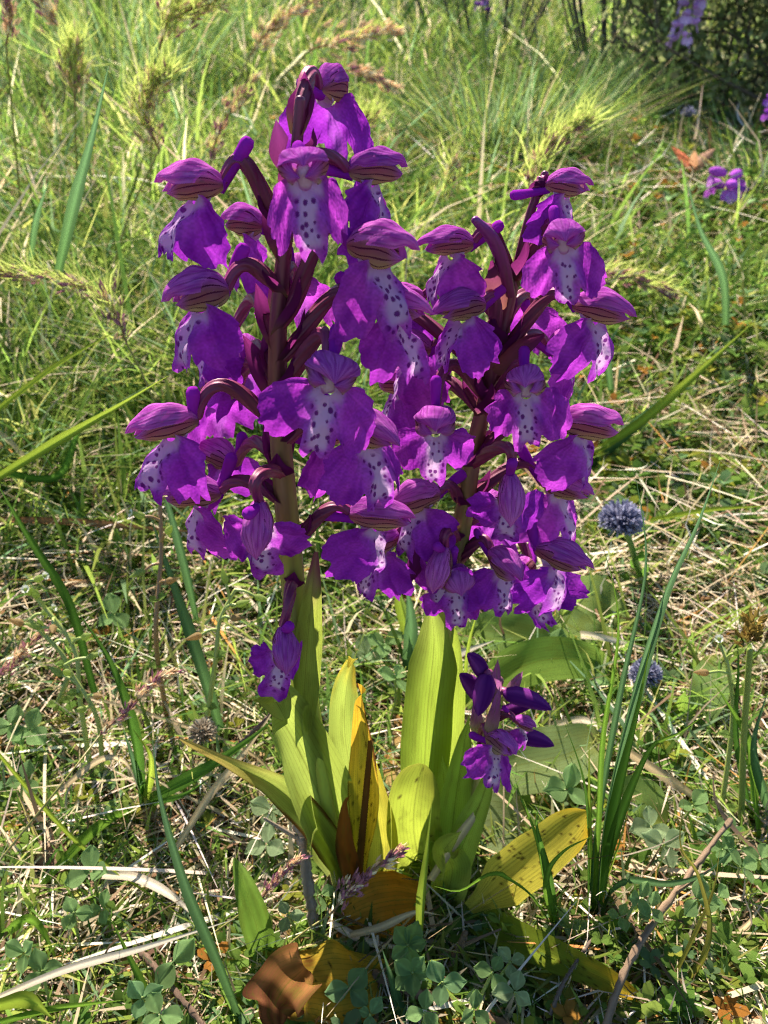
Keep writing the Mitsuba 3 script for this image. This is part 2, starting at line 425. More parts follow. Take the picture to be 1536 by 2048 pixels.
def flower(orchid, P, psi, pitch=0, roll=0, s=1.0, node=None, fold=55, tilt=14, spur=35, cl=1.0, bract=1.0, arch=0.55, lip=True, wave=1.05, outer=0.35):
    """One flower: P the back of the hood where stalk, spur and lip meet; psi 0 faces the camera, 90 to the right in the photograph."""
    global flower_no
    flower_no += 1
    k, r = flower_no, np.random.default_rng(100 + flower_no)
    F, U, R = orient(psi, pitch, roll)
    L = local(P, F, U, R)
    fl = numbered(orchid + '__flower')
    for name, (v, f, uv) in hood_meshes(L, s, k, r, 1.3 if abs(psi) < 20 and pitch < 20 else 1):
        put(name, MB().add(v, f, (0.4, 0.05, 0.4), uv), 'sepal', fl)
    if lip:
        F2, U2, R2 = orient(psi * (0.70 if abs(psi) < 128 else 1), pitch, roll)
        v, f, uv = lip_mesh(local(P + (F - F2) * 3.0 * MM * s, F2, U2, R2), s, fold, tilt, k, r, cl, wave, abs(psi) > 128)
        put('lip', MB().add(v, f, (0.4, 0.05, 0.5), uv), 'lip', fl)
    mb = MB()                                                   # the pale column in the throat
    a = L(np.array([1.6, 3.2, 4.6]) * s, np.zeros(3), np.array([-1.4, -0.7, 0.4]) * s)
    tube(mb, a, np.array([1.9, 1.9, 1.2]) * MM * s, (0.62, 0.44, 0.60), 8, 7)
    put('column', mb, 'petal', fl)
    if spur is not None:                                        # spur: up and back from the throat
        sa = math.radians(spur + r.normal(0, 8))
        ln = 7.4 * (1 + 0.1 * r.normal())
        q = np.array([0, 0.35, 0.7, 1.0])
        sp = L(-ln * q * math.cos(sa) * s + 0.3, np.sin(q * 2) * r.normal(0, 0.7) * s, (-0.6 + ln * q * math.sin(sa) + 0.8 * q * q) * s)
        mb = MB()
        tube(mb, sp, np.array([1.15, 1.0, 1.0, 1.2, 1.25]) * MM * s, lambda t, g: lerp(VIOLET * [0.95, 1, 0.95], VIOLET * [1.15, 1.6, 1.1], t), 9, 14)
        put('spur', mb, 'petal', fl)
    if node is not None:                                        # stalk-like ovary, arching over from the stem
        B = L(np.array(-0.8), np.array(0.0), np.array(0.8 * s))
        d = B - node
        ln = np.linalg.norm(d)
        out = nrm(d * [1, 1, 0] + 1e-9)
        p = bez(node, node + 0.40 * ln * (Z * (0.45 + arch * 0.5) + out * (outer + .4)), B + ln * (-0.30 * F + U * arch), B, 26)
        mb = MB()
        tube(mb, p, np.array([1.0, 1.25, 1.4, 1.36, 1.2, 1.05, 0.95]) * MM * (0.6 + 0.4 * s), lambda t, g: lerp(lerp(MAROON * [1.3, 1.5, 1.0], MAROON * 1.05, sstep(0, 0.35, t)), MAROON * [1.7, 1.6, 2.3], sstep(0.45, 1, t)) * (0.85 + 0.3 * np.cos(3 * g + 5 * t)[..., None] ** 2), 26, None, True, 0.13, 6, 3.2)
        put('ovary', mb, 'ovary', fl)
        if bract:                                               # bract wrapped about the foot of the ovary
            lat = nrm(np.cross(out, Z))
            tip = node + (ln * 0.42 * bract + 0.003) * nrm(Z * 0.95 + out * 0.42 + lat * r.normal(0, 0.12)) + out * 0.001
            mid = node * 0.5 + tip * 0.5 + out * 0.0022
            mb = MB()
            ribbon(mb, [node - Z * 0.002 - out * 0.0005, mid, tip], 0.0048 * (0.7 + 0.3 * s), lambda x, sx: lerp((0.22, 0.13, 0.06), np.array([0.15, 0.018, 0.11]), sstep(0.0, 0.45, x)) * (0.85 + 0.3 * np.abs(np.sin(sx * 6)))[..., None], face=out, n=16, m=7, curl=-0.7, profile=lambda x: np.sin(np.pi * (0.16 + 0.84 * x)) ** 0.9 + 0.01)
            put('bract', mb, 'leaf', fl)
    return fl


def stem(orchid, pts, radii, cols, n=60):
    p = curve(pts, n)
    mb = MB()
    cc = np.asarray(cols, float)
    xs = np.linspace(0, 1, len(cc))

    def col(t, g):
        c = np.stack([np.interp(t, xs, cc[:, i]) for i in range(3)], -1)
        rib = 0.5 + 0.5 * np.cos(5 * g + 1)
        return c * (0.75 + 0.4 * rib[..., None] * [0.9, 1.3, 0.8])
    tube(mb, p, radii, col, 15, None, True, 0.07, 5, 1.2)
    put('stem', mb, 'stalk', orchid)
    return p


def on_stem(p, py, side=0.0):
    """The point of the stem seen at the photograph's row py."""
    d = p - CAM
    y = 1024 - FPX * (d @ UPV) / (d @ FWD)
    i = int(np.argmin(np.abs(y - py)))
    return p[i]


def bud(orchid, c, ax, ln, wd, node=None, name='bud', col=(0.10, 0.012, 0.16), col2=(0.24, 0.05, 0.28)):
    ax = nrm(ax)
    a = nrm(np.cross(ax, [0.2, 1, 0.1]))
    b = np.cross(ax, a)
    bd = numbered(orchid + '__' + name)
    mb = MB()
    q = np.array([-.5, -.42, -.25, 0, .22, .40, .52, .58])
    bend = np.cross(ax, b)
    tube(mb, c + q[:, None] * ln * 1.15 * ax + (q[:, None] ** 2) * ln * .35 * b, np.array([.25, .7, .98, 1, .86, .6, .32, .08]) * wd * .44, lambda t, g: lerp(col, col2, np.clip(.35 + 0.45 * np.sin(3 * g + 1.2 * t) + .25 * np.sin(14 * g), 0, 1)), 22, None, True, .06, 3)
    put('petals', mb, 'petal', bd)
    if node is not None:
        e = c - ax * ln * 0.46
        mb = MB()
        tube(mb, bez(node, node + Z * 0.3 * np.linalg.norm(e - node), e - ax * ln * 0.4 + Z * 0.001, e, 14), np.array([1.0, 1.3, 1.2, 0.9]) * MM, lambda t, g: lerp((0.28, 0.12, 0.14), MAROON * [2, 2, 3], t), 9)
        put('ovary', mb, 'stalk', bd)
    return bd


# --- the tall orchid
YL = 0.163
oL = thing('orchid', 'tallest purple orchid, left of the big pair, its spike reaching nearly to the top', 'orchid')
pL = stem(oL, [at(686, 1772, YL), at(640, 1550, YL), at(600, 1300, YL), at(582, 1100, YL), at(568, 950, YL), at(557, 800, YL), at(556, 650, YL), at(568, 500, YL), at(583, 380, YL), at(594, 280, YL), at(600, 200, YL)],
          np.array([3.2, 3.0, 3.0, 3.0, 2.8, 2.5, 2.0, 1.4, 0.9]) * MM, [(0.30, 0.36, 0.05), (0.30, 0.36, 0.05), (0.28, 0.32, 0.05), (0.26, 0.27, 0.045), (0.22, 0.17, 0.04), (0.17, 0.06, 0.045), (0.14, 0.016, 0.06), (0.14, 0.014, 0.07)])


def FL(x, y, psi, node, dy=None, **k):
    d = -0.013 * math.cos(math.radians(psi)) if dy is None else dy
    P = at(x, y, YL + d)
    k['s'] = k.get('s', 1) * 0.93 * (((P - CAM) @ FWD) / .149) ** .8
    return flower(oL, P, psi, node=on_stem(pL, node), **k)


FL(440, 372, -82, 470, s=1.06, fold=66, tilt=34, arch=0.75, spur=50, roll=4)
FL(607, 345, 6, 395, s=1.06, fold=62, tilt=4, arch=0.35, spur=35, pitch=-12, roll=-4)
FL(703, 345, 104, 345, s=0.92, fold=50, tilt=10, arch=0.35, spur=10)
FL(640, 182, 158, 260, s=0.98, fold=35, tilt=14, arch=0.5, spur=16, pitch=4, roll=0)
FL(528, 455, -118, 490, dy=0.018, s=0.9, fold=40)
FL(448, 585, -66, 590, s=1.08, fold=62, tilt=34, arch=0.75, spur=45)
FL(462, 665, -104, 690, dy=0.018, s=0.9, fold=60, arch=0.6, spur=60)
FL(388, 842, -70, 845, s=1.06, fold=62, tilt=36, arch=0.8, spur=75, pitch=2)
FL(470, 790, -138, 800, dy=0.021, s=0.95, fold=30, spur=70)
FL(436, 988, -92, 1000, dy=0.002, s=1.0, fold=46, tilt=6, spur=70, pitch=0, arch=.4)
FL(470, 930, -130, 940, dy=0.016, s=0.9, fold=40, spur=70)
FL(520, 1008, -6, 965, s=0.98, cl=1.22, fold=44, tilt=50, pitch=55, arch=1.1, spur=100, roll=0, outer=0.5)
FL(566, 1262, 8, 1165, s=0.84, fold=66, tilt=30, pitch=26, roll=14, arch=0.9, spur=95, cl=1.4, dy=-0.012)
FL(706, 495, 68, 640, s=1.15, fold=60, tilt=28, arch=0.4, spur=50)
FL(745, 612, 74, 720, s=1.05, fold=56, tilt=30, arch=0.35, dy=-0.001)
FL(652, 745, 14, 800, s=1.12, fold=34, tilt=4, roll=16, arch=0.75, spur=70, pitch=-12)
FL(702, 850, 50, 900, s=1.08, fold=52, tilt=24, arch=0.5, dy=-0.004)
FL(706, 1030, 84, 1090, s=1.0, fold=60, tilt=6, arch=0.3, spur=-5, dy=0.002)
FL(592, 560, 172, 600, s=0.9, fold=30, spur=70)
FL(500, 730, -165, 760, s=0.9, fold=40, spur=70, dy=0.016)
FL(610, 880, 120, 930, s=0.85, fold=40, dy=0.016)
FL(690, 430, 120, 440, s=0.85, fold=40, spur=60, dy=0.008)
mb = MB()                                                       # topmost bract
b0 = on_stem(pL, 330)
ribbon(mb, [b0, at(566, 300, YL - 0.003), at(552, 240, YL - 0.004)], 0.0042, lambda x, s: lerp((0.11, 0.012, 0.06), (0.17, 0.03, 0.15), x), n=14, m=5, curl=-0.6, profile=lambda x: np.sin(np.pi * (0.2 + 0.8 * x)) + 0.02)
put('bract', mb, 'leaf', oL)

# --- the second orchid, right behind
YR = 0.182
oR = thing('orchid', 'second large purple orchid, right of the tallest, its spike leaning right', 'orchid')
pR = stem(oR, [at(850, 1690, YR), at(862, 1480, YR), at(880, 1300, YR), at(905, 1150, YR), at(927, 1030, YR), at(947, 900, YR), at(975, 780, YR), at(1000, 680, YR), at(1020, 600, YR), at(1042, 500, YR), at(1064, 415, YR), at(1090, 348, YR)],
          np.array([3.6, 3.2, 3.0, 2.7, 2.5, 2.5, 2.1, 1.7, 1.1, 0.8]) * MM, [(0.30, 0.38, 0.05), (0.30, 0.36, 0.05), (0.28, 0.32, 0.05), (0.27, 0.29, 0.05), (0.24, 0.22, 0.045), (0.20, 0.12, 0.045), (0.16, 0.04, 0.05), (0.14, 0.015, 0.06), (0.16, 0.014, 0.09)])


def FR(x, y, psi, node, dy=None, **k):
    d = -0.013 * math.cos(math.radians(psi)) if dy is None else dy
    P = at(x, y, YR + d)
    k['s'] = k.get('s', 1) * 0.88 * (((P - CAM) @ FWD) / .160) ** .8
    return flower(oR, P, psi, node=on_stem(pR, node), **k)


FR(1096, 372, 78, 400, s=0.86, fold=50, tilt=10, spur=-20, arch=0.3)
FR(1122, 478, -4, 545, s=0.98, fold=46, tilt=4, roll=-8, arch=0.4, spur=45, pitch=-12)
FR(1152, 612, 62, 720, s=1.08, fold=50, tilt=16, arch=0.3, spur=40)
FR(940, 490, -84, 560, s=0.98, fold=56, tilt=28, arch=0.6, spur=30)
FR(962, 612, -66, 690, s=1.02, fold=56, tilt=36, arch=0.4, spur=30)
FR(842, 595, -86, 640, s=0.8, fold=60, dy=0.014, arch=0.3)
FR(858, 700, -96, 780, s=0.95, fold=60, dy=0.006, arch=0.3, tilt=20)
FR(872, 832, -4, 800, s=0.98, fold=42, tilt=4, arch=1.0, spur=80, pitch=0)
FR(1052, 762, -10, 840, s=1.0, fold=46, tilt=4, roll=-6, arch=0.4, spur=40, pitch=-12)
FR(1124, 845, 76, 910, s=1.06, fold=58, tilt=16, arch=0.3, spur=5)
FR(1085, 960, 56, 1000, s=1.0, fold=48, tilt=26, dy=0.002, arch=0.4)
FR(1020, 955, -2, 945, s=0.96, cl=1.22, fold=46, tilt=40, pitch=42, arch=1.1, spur=80, outer=0.5)
FR(1078, 1098, 64, 1040, s=1.1, fold=52, tilt=16, arch=0.7, pitch=10, spur=60)
FR(1060, 1130, -34, 1060, s=0.95, fold=50, tilt=30, roll=-48, dy=0.004, bract=0)
FR(890, 1100, -24, 1080, s=0.9, fold=44, tilt=40, pitch=46, arch=0.8, dy=-0.010, spur=90)
FR(872, 990, -70, 1020, s=1.02, fold=58, tilt=22, arch=0.4, spur=25)
FR(800, 660, 150, 760, s=0.9, dy=0.016, fold=30)
FR(1060, 620, 165, 650, s=0.9, dy=0.014, fold=30)
FR(790, 1075, -60, 1120, s=0.95, fold=50, tilt=30, dy=-0.004, arch=0.4)
FR(835, 770, -110, 840, s=0.95, fold=46, tilt=25, dy=0.010, arch=0.3)
FR(960, 1040, 150, 1060, s=0.95, fold=36, dy=0.014)
FR(1100, 700, 120, 760, s=0.95, fold=40, dy=0.010)
FR(985, 1110, 30, 1120, s=0.9, fold=40, tilt=20, dy=-0.006, bract=0)
FR(905, 1140, 14, 1150, s=0.86, fold=46, tilt=24, pitch=14, dy=-0.008, bract=0, spur=80)
bud(oR, at(832, 1125, YR - 0.006), [-0.35, -0.2, -0.9], 0.0085, 0.0048, on_stem(pR, 1080), col=(0.14, 0.015, 0.12), col2=(0.2, 0.03, 0.16))
mb = MB()
tube(mb, [at(1022, 590, YR - .003), at(1000, 510, YR - .006), at(978, 468, YR - .009), at(950, 440, YR - .011)], np.array([1.0, 1.35, 1.4, 1.2, 0.8]) * MM, lambda t, g: lerp(MAROON * 1.1, (0.20, 0.02, 0.20), t) * (0.85 + 0.3 * np.cos(3 * g + 4 * t)[..., None] ** 2), 16, 24, True, 0.06, 6, 2)
put('ovary', mb, 'stalk', oR)
for (x0, y0, x1, y1) in ((1006, 620, 985, 520), (985, 740, 1088, 668)):
    mb = MB()
    n0, tip = at(x0, y0, YR - 0.002), at(x1, y1, YR - 0.008)
    ribbon(mb, [n0, n0 * 0.5 + tip * 0.5 + Z * 0.0015, tip], 0.0052, lambda x, s: lerp((0.2, 0.08, 0.06), np.array([0.14, 0.016, 0.10]), x), n=14, m=7, curl=-0.8, profile=lambda x: np.sin(np.pi * (0.2 + 0.76 * x)) + 0.02)
    put('bract', mb, 'leaf', oR)

#SECTION small orchid and leaves
# --- the small orchid
def pl(pts, Y=None, dz=0.004):
    """Points from (x, y, Y) or (x, y) on the ground (raised by dz) or (x, y, 'z', height)."""
    out = []
    for q in pts:
        if len(q) == 2:
            out.append(at(q[0], q[1], Y) if Y else gnd(q[0], q[1], dz))
        elif len(q) == 3:
            out.append(at(*q))
        else:
            out.append(gnd(q[0], q[1], q[3]))
    return np.array(out)


def lc(base, tip=None, t0=0.6, vein=13, spots=0.0, brown=0.0, bcol=(0.10, 0.035, 0.012), seed=0, foot=None, amp=0.15, edge=0.0):
    """Leaf colour: veins along the leaf, tip of another colour, dark specks, browned patches and rims."""
    r = np.random.default_rng(900 + seed)
    sx, sy, sr = r.uniform(0.2, 0.98, 90), r.uniform(-0.9, 0.9, 90), r.uniform(0.002, 0.008, 90) * (r.random(90) < 0.7)
    off = r.uniform(0, 50, 3)

    def f(X, S):
        c = np.broadcast_to(np.asarray(base, float), X.shape + (3,)).copy()
        n = meshkit.fbm(np.stack([X * 7, S * 2.2, 0 * X], -1) + off, 3)
        n2 = meshkit.fbm(np.stack([X * 3, S * 1.3, 0 * X], -1) + off[::-1], 4)
        if foot is not None:
            c = c * (1 - sstep(0.35, 0.0, X)[..., None]) + np.asarray(foot) * sstep(0.35, 0.0, X)[..., None]
        if tip is not None:
            w = sstep(t0 - 0.18, t0 + 0.22, X + 0.5 * (n2 - 0.5) + 0.08 * np.abs(S))[..., None]
            c = c * (1 - w) + np.asarray(tip, float) * w
        c = c * (1 + amp * np.cos(S * np.pi * vein) + 0.5 * (n - 0.5) - 0.10 * np.exp(-(S / 0.06) ** 2))[..., None]
        if brown:
            w = sstep(0.62, 0.5, 1 - brown * 0.55 + 0.9 * (n2 - 0.5) - edge * np.abs(S) ** 3)[..., None]
            c = c * (1 - w) + np.asarray(bcol) * (0.6 + 0.9 * n[..., None]) * w
        if spots:
            for a, b, q in zip(sx, sy, sr * spots):
                w = sstep(q * 1.25, q * 0.7, np.sqrt((X - a) ** 2 + ((S - b) * 0.14) ** 2)) if q > 0 else 0 * X
                c = c * (1 - w[..., None]) + np.array([0.05, 0.02, 0.01]) * w[..., None]
        return c
    return f


def leaf(owner, pts, wpx, col, name='leaf', label=None, bsdf='leafv', n=34, m=13, dz=0.004, **k):
    p = pl(pts, dz=dz)
    mid = p[len(p) // 2]
    mb = MB()
    ribbon(mb, p, wpx * mpp(mid), col, n=n, m=m, **k)
    return put(name, mb, bsdf, owner, label)


GRN, YGR, YEL, TAN = np.array([0.19, 0.30, 0.035]), np.array([0.32, 0.41, 0.075]), np.array([0.62, 0.47, 0.045]), np.array([0.50, 0.38, 0.20])
st = strapprof
# leaves of the tall orchid
leaf(oL, [(702, 1775, .163), (655, 1630, .161), (598, 1500, .158), (556, 1428, .154), (552, 1404, .149), (572, 1440, .145)], 148, lc(YGR, foot=(0.42, 0.47, 0.14), seed=1, vein=21), label='broad pale green leaf with its tip folded over', n=60, m=21, curl=0.55, profile=lambda x: st(x) * (1 - 0.15 * x), ripple=0.05)
leaf(oL, [(705, 1785, .162), (640, 1665, .158), (560, 1580, .158), (478, 1535, .158), (360, 1478, .176)], 62, lc(YGR * .75, (0.36, 0.28, 0.08), 0.72, seed=2, brown=0.25, edge=0.3), n=50, m=17, fold=0.6, face=(0.3, -0.7, 0.6), profile=lambda x: st(x) * (1 - 0.68 * sstep(0.5, 0.8, x)))
leaf(oL, [(730, 1700, .172), (708, 1580, .173), (690, 1470, .173), (693, 1380, .172), (706, 1318, .168), (696, 1335, .165)], 66, lc(YGR * .9, YEL, 0.9, seed=3), n=44, m=15, fold=0.35, profile=lambda x: st(x) * (1 - 0.45 * sstep(0.7, 1, x)))
leaf(oL, [(712, 1800, .158), (727, 1650, .160), (728, 1520, .160), (722, 1430, .159), (724, 1370, .157)], 62, lc(YEL, (0.62, 0.36, 0.03), 0.75, seed=4, spots=1.3, brown=0.2, edge=0.5), label='yellow withered leaf standing upright with brown specks', n=60, m=21, fold=0.25, twist=0.6, profile=lambda x: 0.75 + 0.35 * np.sin(x * 7.5 + 3.9) * sstep(0, .3, x) - 0.9 * sstep(0.9, 1.02, x), ripple=0.08)
leaf(oL, [(742, 1480, .1565), (733, 1580, .158), (722, 1700, .157), (716, 1790, .156)], 17, lc((0.14, 0.065, 0.025), seed=5), name='dead_rib', n=30, m=7, fold=0.6, profile=lambda x: 0.6 + 0.4 * x)
leaf(oL, [(758, 1800, .160), (762, 1690, .162), (745, 1560, .163), (735, 1480, .164)], 66, lc((0.42, 0.40, 0.05), YEL, 0.75, seed=6, brown=0.15), n=34, m=13, curl=0.4)
leaf(oL, [(705, 1760, .158), (690, 1690, .156), (690, 1610, .157), (702, 1590, .16)], 40, lc((0.30, 0.10, 0.025), seed=7, brown=0.7), label='small curled brown dead leaf at the foot', n=34, m=13, curl=0.8, ripple=0.25)
leaf(oL, [(604, 1470, .159), (612, 1330, .158), (622, 1210, .157), (632, 1104, .155)], 62, lc((0.30, 0.38, 0.06), (0.26, 0.08, 0.12), 0.88, seed=8, vein=17), name='sheath', n=50, m=17, curl=-0.45, profile=lambda x: np.sin(np.pi * (0.28 + 0.70 * x)) ** 0.8)
leaf(oL, [(705, 1720, .188), (672, 1570, .192), (630, 1460, .196)], 90, lc((0.62, 0.58, 0.24), seed=10), n=30, m=13, curl=0.3)
leaf(oL, [(610, 1935, 'z', .020), (568, 1975, 'z', .022), (548, 2020, 'z', .016), (560, 2070, 'z', .012)], 105, lc((0.36, 0.16, 0.06), (0.15, 0.055, 0.03), .45, seed=25, vein=27, amp=.35), n=60, m=25, curl=.5, ripple=0.6, edge=.2, label='dark reddish brown crumpled dead leaf end at the bottom edge')
# leaves of the second orchid
leaf(oR, [(850, 1735, .180), (848, 1580, .1765), (856, 1420, .1755), (868, 1290, .1755), (862, 1215, .1765)], 102, lc((0.27, 0.38, 0.045), (0.36, 0.44, 0.09), 0.95, seed=11, vein=23), name='sheath', n=60, m=23, curl=-0.6, profile=lambda x: (0.82 + 0.2 * np.sin(3 * x)) * np.clip((1 - x) * 5.0, 0.02, 1) ** 0.6)
leaf(oR, [(880, 1560, .184), (892, 1400, .182), (900, 1290, .1815), (896, 1222, .181)], 78, lc((0.30, 0.40, 0.05), seed=12, vein=15), name='sheath', n=44, m=15, curl=-0.5)
leaf(oR, [(842, 1745, .170), (828, 1660, .164), (832, 1590, .162), (846, 1528, .164)], 112, lc((0.30, 0.37, 0.045), (0.40, 0.42, 0.06), 0.97, seed=13, vein=19, spots=0.6), n=44, m=21, curl=0.25, profile=lambda x: np.clip(0.5 + 0.65 * sstep(0, 0.4, x), 0, 1) * np.clip(1 - x**10, 0.03, 1) ** 0.5, label='short blunt leaf standing at the foot')
leaf(oR, [(880, 1620, .190), (900, 1500, .195), (905, 1440, .198)], 60, lc(YGR * .9, seed=14), n=30, m=13)
leaf(oR, [(940, 1820, .150), (1030, 1748, .154), (1105, 1690, .158), (1176, 1626, .163)], 98, lc((0.55, 0.50, 0.07), (0.66, 0.44, 0.03), 0.9, seed=15, spots=1.4, vein=17), n=70, m=31, curl=0.35, face=(-0.35, -0.55, 0.75), profile=lambda x: np.clip(0.35 + 0.75 * sstep(0, 0.4, x), 0, 1) * np.clip(1 - x**8, 0.05, 1) ** 0.6, edge=0.06, label='yellow leaf speckled with black, rising to the right')
leaf(oR, [(900, 1815, 'z', .006), (1000, 1862, 'z', .010), (1110, 1915, 'z', .012), (1215, 1962, 'z', .010), (1302, 2010, 'z', .006)], 66, lc((0.22, 0.30, 0.03), (0.68, 0.40, 0.03), 0.84, seed=16, spots=0.8, vein=15), n=60, m=17, fold=0.45, profile=lambda x: np.clip(0.6 + 0.5 * sstep(0, .3, x), 0, 1) * np.clip(1 - x**5, .02, 1), label='long green leaf lying to the right with a yellow tip')
leaf(oR, [(1070, 1890, 'z', .006), (1112, 1980, 'z', .008), (1165, 2070, 'z', .008)], 72, lc((0.30, 0.30, 0.06), TAN * .8, .9, seed=17), n=34, m=13, fold=0.3)
leaf(oR, [(878, 1840, 'z', .005), (866, 1940, 'z', .007), (890, 2070, 'z', .007)], 95, lc((0.20, 0.25, 0.03), (0.30, 0.20, 0.04), .6, seed=18), n=34, m=13, fold=0.3)
leaf(oR, [(850, 1800, 'z', .014), (790, 1800, 'z', .016), (735, 1812, 'z', .014), (684, 1838, 'z', .008)], 125, lc((0.72, 0.31, 0.03), (0.70, 0.40, 0.06), .5, seed=19, brown=0.42, vein=19), n=60, m=25, curl=-0.4, ripple=0.10, label='orange brown dead leaf lying between the two big orchids', profile=lambda x: st(x) ** .7)
leaf(oL, [(790, 1945, 'z', .006), (720, 1958, 'z', .013), (630, 1962, 'z', .016), (530, 1968, 'z', .014)], 150, lc((0.62, 0.42, 0.05), (0.16, 0.055, 0.03), .84, seed=20, brown=0.5, vein=21, spots=0.7), n=80, m=25, curl=-0.35, ripple=0.32, edge=.12, label='yellow dead leaf with a crumpled brown end, lying nearest the camera', profile=lambda x: np.clip(0.35 + 0.8 * sstep(0, .5, x), 0, 1) * np.clip(1.05 - x**9, .2, 1))
leaf(oL, [(560, 1748, 'z', .004), (598, 1830, 'z', .007), (590, 1910, 'z', .005)], 90, lc((0.64, 0.52, 0.22), (0.55, 0.36, 0.12), .6, seed=21, brown=0.2), n=40, m=15, ripple=0.2, label='pale straw yellow dead leaf left of the foot')
leaf(oL, [(550, 1722, 'z', .004), (630, 1700, 'z', .008), (700, 1700, 'z', .006)], 58, lc((0.52, 0.50, 0.20), seed=22), n=30, m=13, ripple=0.1)
leaf(oL, [(535, 1935, 'z', .0), (512, 1850, .141), (488, 1770, .144), (468, 1716, .146)], 62, lc((0.12, 0.22, 0.03), (0.16, 0.26, 0.05), .9, seed=23, vein=9), n=40, m=13, fold=0.3, profile=lambda x: np.clip(1 - x**4, .02, 1) ** .6 * (0.7 + 0.3 * np.sin(3 * x)), label='dark green strap leaf standing apart on the left')
leaf(oL, [(515, 1955, 'z', .003), (455, 1945, 'z', .008), (405, 1925, 'z', .006)], 46, lc((0.30, 0.34, 0.04), seed=24), n=30, m=11, fold=0.4)
for i, (x, y, w) in enumerate(((800, 1560, 70), (790, 1640, 80), (770, 1700, 60), (820, 1480, 60))):
    leaf(oR, [(x + 30, y + 70, 'z', .004), (x, y, 'z', .010), (x - 20, y - 70, 'z', .006)], w, lc((0.58, 0.42, 0.18), (0.45, 0.24, 0.08), .6, seed=30 + i, brown=.3), name='dead_leaf', n=34, m=13, ripple=0.2)

YS = 0.168
oS = thing('orchid', 'small low orchid with few flowers and dark buds, right of the two big ones', 'orchid')
pS = stem(oS, [at(915, 1760, .166), at(935, 1620, .168), at(962, 1500, YS), at(985, 1420, YS), at(1000, 1365, YS)], np.array([2.2, 2.0, 1.7, 1.2, 0.8]) * MM, [(0.30, 0.38, 0.05), (0.30, 0.38, 0.06), (0.28, 0.26, 0.08), (0.25, 0.12, 0.12), (0.25, 0.08, 0.2)])
flower(oS, at(978, 1478, YS - .010), 38, -14, 38, 0.84, node=on_stem(pS, 1500), fold=24, tilt=34, spur=10, arch=0.3, wave=0.9)
flower(oS, at(1030, 1440, YS - .004), 80, 20, 0, 0.55, node=on_stem(pS, 1440), fold=40, tilt=40, arch=0.3)
for (x, y, ax, ln, wd, dy) in ((955, 1328, (-.4, -.1, .8), .0085, .0046, -.001), (945, 1372, (-.5, .1, .7), .0085, .0055, .003), (966, 1385, (-.2, -.5, -.7), .0085, .0062, -.006), (1052, 1396, (.9, -.3, -.1), .0100, .0054, -.006), (1066, 1476, (.95, -.2, -.1), .0085, .0052, -.002), (1032, 1415, (.9, .1, .3), .008, .004, .002)):
    bud(oS, at(x, y, YS + dy), ax, ln, wd, on_stem(pS, y + 28))
for (x0, y0, x1, y1, dy) in ((978, 1440, 996, 1316, -.003), (966, 1500, 1000, 1372, -.008), (1000, 1400, 1046, 1342, 0), (955, 1480, 948, 1400, -.002)):
    n0, tip = at(x0, y0, YS + dy), at(x1, y1, YS + dy - .002)
    leaf(oS, [(x0, y0, YS + dy), ((x0 + x1) / 2 + 3, (y0 + y1) / 2, YS + dy - .002), (x1, y1, YS + dy - .002)], 26, lambda x, s: lerp((0.36, 0.34, 0.10), (0.34, 0.10, 0.30), sstep(.1, .7, x)), name='bract', n=16, m=7, curl=-0.6)
leaf(oS, [(902, 1800, .160), (905, 1660, .164), (920, 1540, .166), (940, 1422, .168)], 66, lc((0.27, 0.40, 0.05), seed=41, vein=15), n=44, m=15, fold=0.35)
leaf(oS, [(890, 1800, .158), (930, 1680, .158), (965, 1595, .157), (988, 1512, .156)], 60, lc((0.31, 0.43, 0.06), seed=42, vein=15), n=44, m=15, fold=0.35)
leaf(oS, [(888, 1790, .160), (880, 1700, .166), (888, 1600, .170), (884, 1505, .173)], 50, lc((0.31, 0.43, 0.06), seed=43, vein=13), n=40, m=13, fold=0.3)
leaf(oS, [(890, 1810, .157), (905, 1740, .155), (890, 1700, .154), (925, 1660, .152)], 70, lc((0.38, 0.46, 0.08), seed=44, vein=13), n=40, m=13, curl=0.4)

# --- broad leaves of another rosette, right
ro = thing('rosette_plant', 'broad pale flat leaves lying behind and beside the small orchid', 'plant')
for i, (q, w, c) in enumerate((([(930, 1405, 'z', .010), (1040, 1335, 'z', .022), (1140, 1318, 'z', .024), (1240, 1345, 'z', .008)], 90, (0.20, 0.33, 0.06)),
                               ([(930, 1560, 'z', .010), (1040, 1530, 'z', .018), (1130, 1510, 'z', .016), (1222, 1470, 'z', .010)], 125, (0.28, 0.38, 0.15)),
                               ([(880, 1700, 'z', .006), (980, 1655, 'z', .012), (1060, 1650, 'z', .008)], 190, (0.28, 0.36, 0.16)),
                               ([(1240, 1250, 'z', .005), (1190, 1195, 'z', .016), (1130, 1165, 'z', .010)], 80, (0.22, 0.33, 0.10)),
                               ([(910, 1260, 'z', .012), (1010, 1265, 'z', .018), (1110, 1290, 'z', .014), (1180, 1310, 'z', .006)], 85, (0.20, 0.32, 0.09)),
                               ([(1230, 1610, 'z', .006), (1280, 1600, 'z', .012), (1330, 1650, 'z', .008)], 90, (0.20, 0.32, 0.09)),
                               ([(1100, 1230, 'z', .008), (1180, 1270, 'z', .014), (1250, 1290, 'z', .008)], 70, (0.22, 0.32, 0.10)),
                               ([(1390, 1460, 'z', .006), (1420, 1380, 'z', .014), (1440, 1310, 'z', .008)], 80, (0.20, 0.32, 0.10)))):
    leaf(ro, q, w, lc(c, np.asarray(c) * [1.6, 1.15, .8], .9, seed=50 + i, vein=7, brown=.12, amp=.05), n=40, m=17, curl=0.12, ripple=0.10, fold=0.12, profile=lambda x: np.clip(np.sin(np.pi * np.clip(0.06 + 0.94 * x, 0, 1)) ** .6, .03, 1))

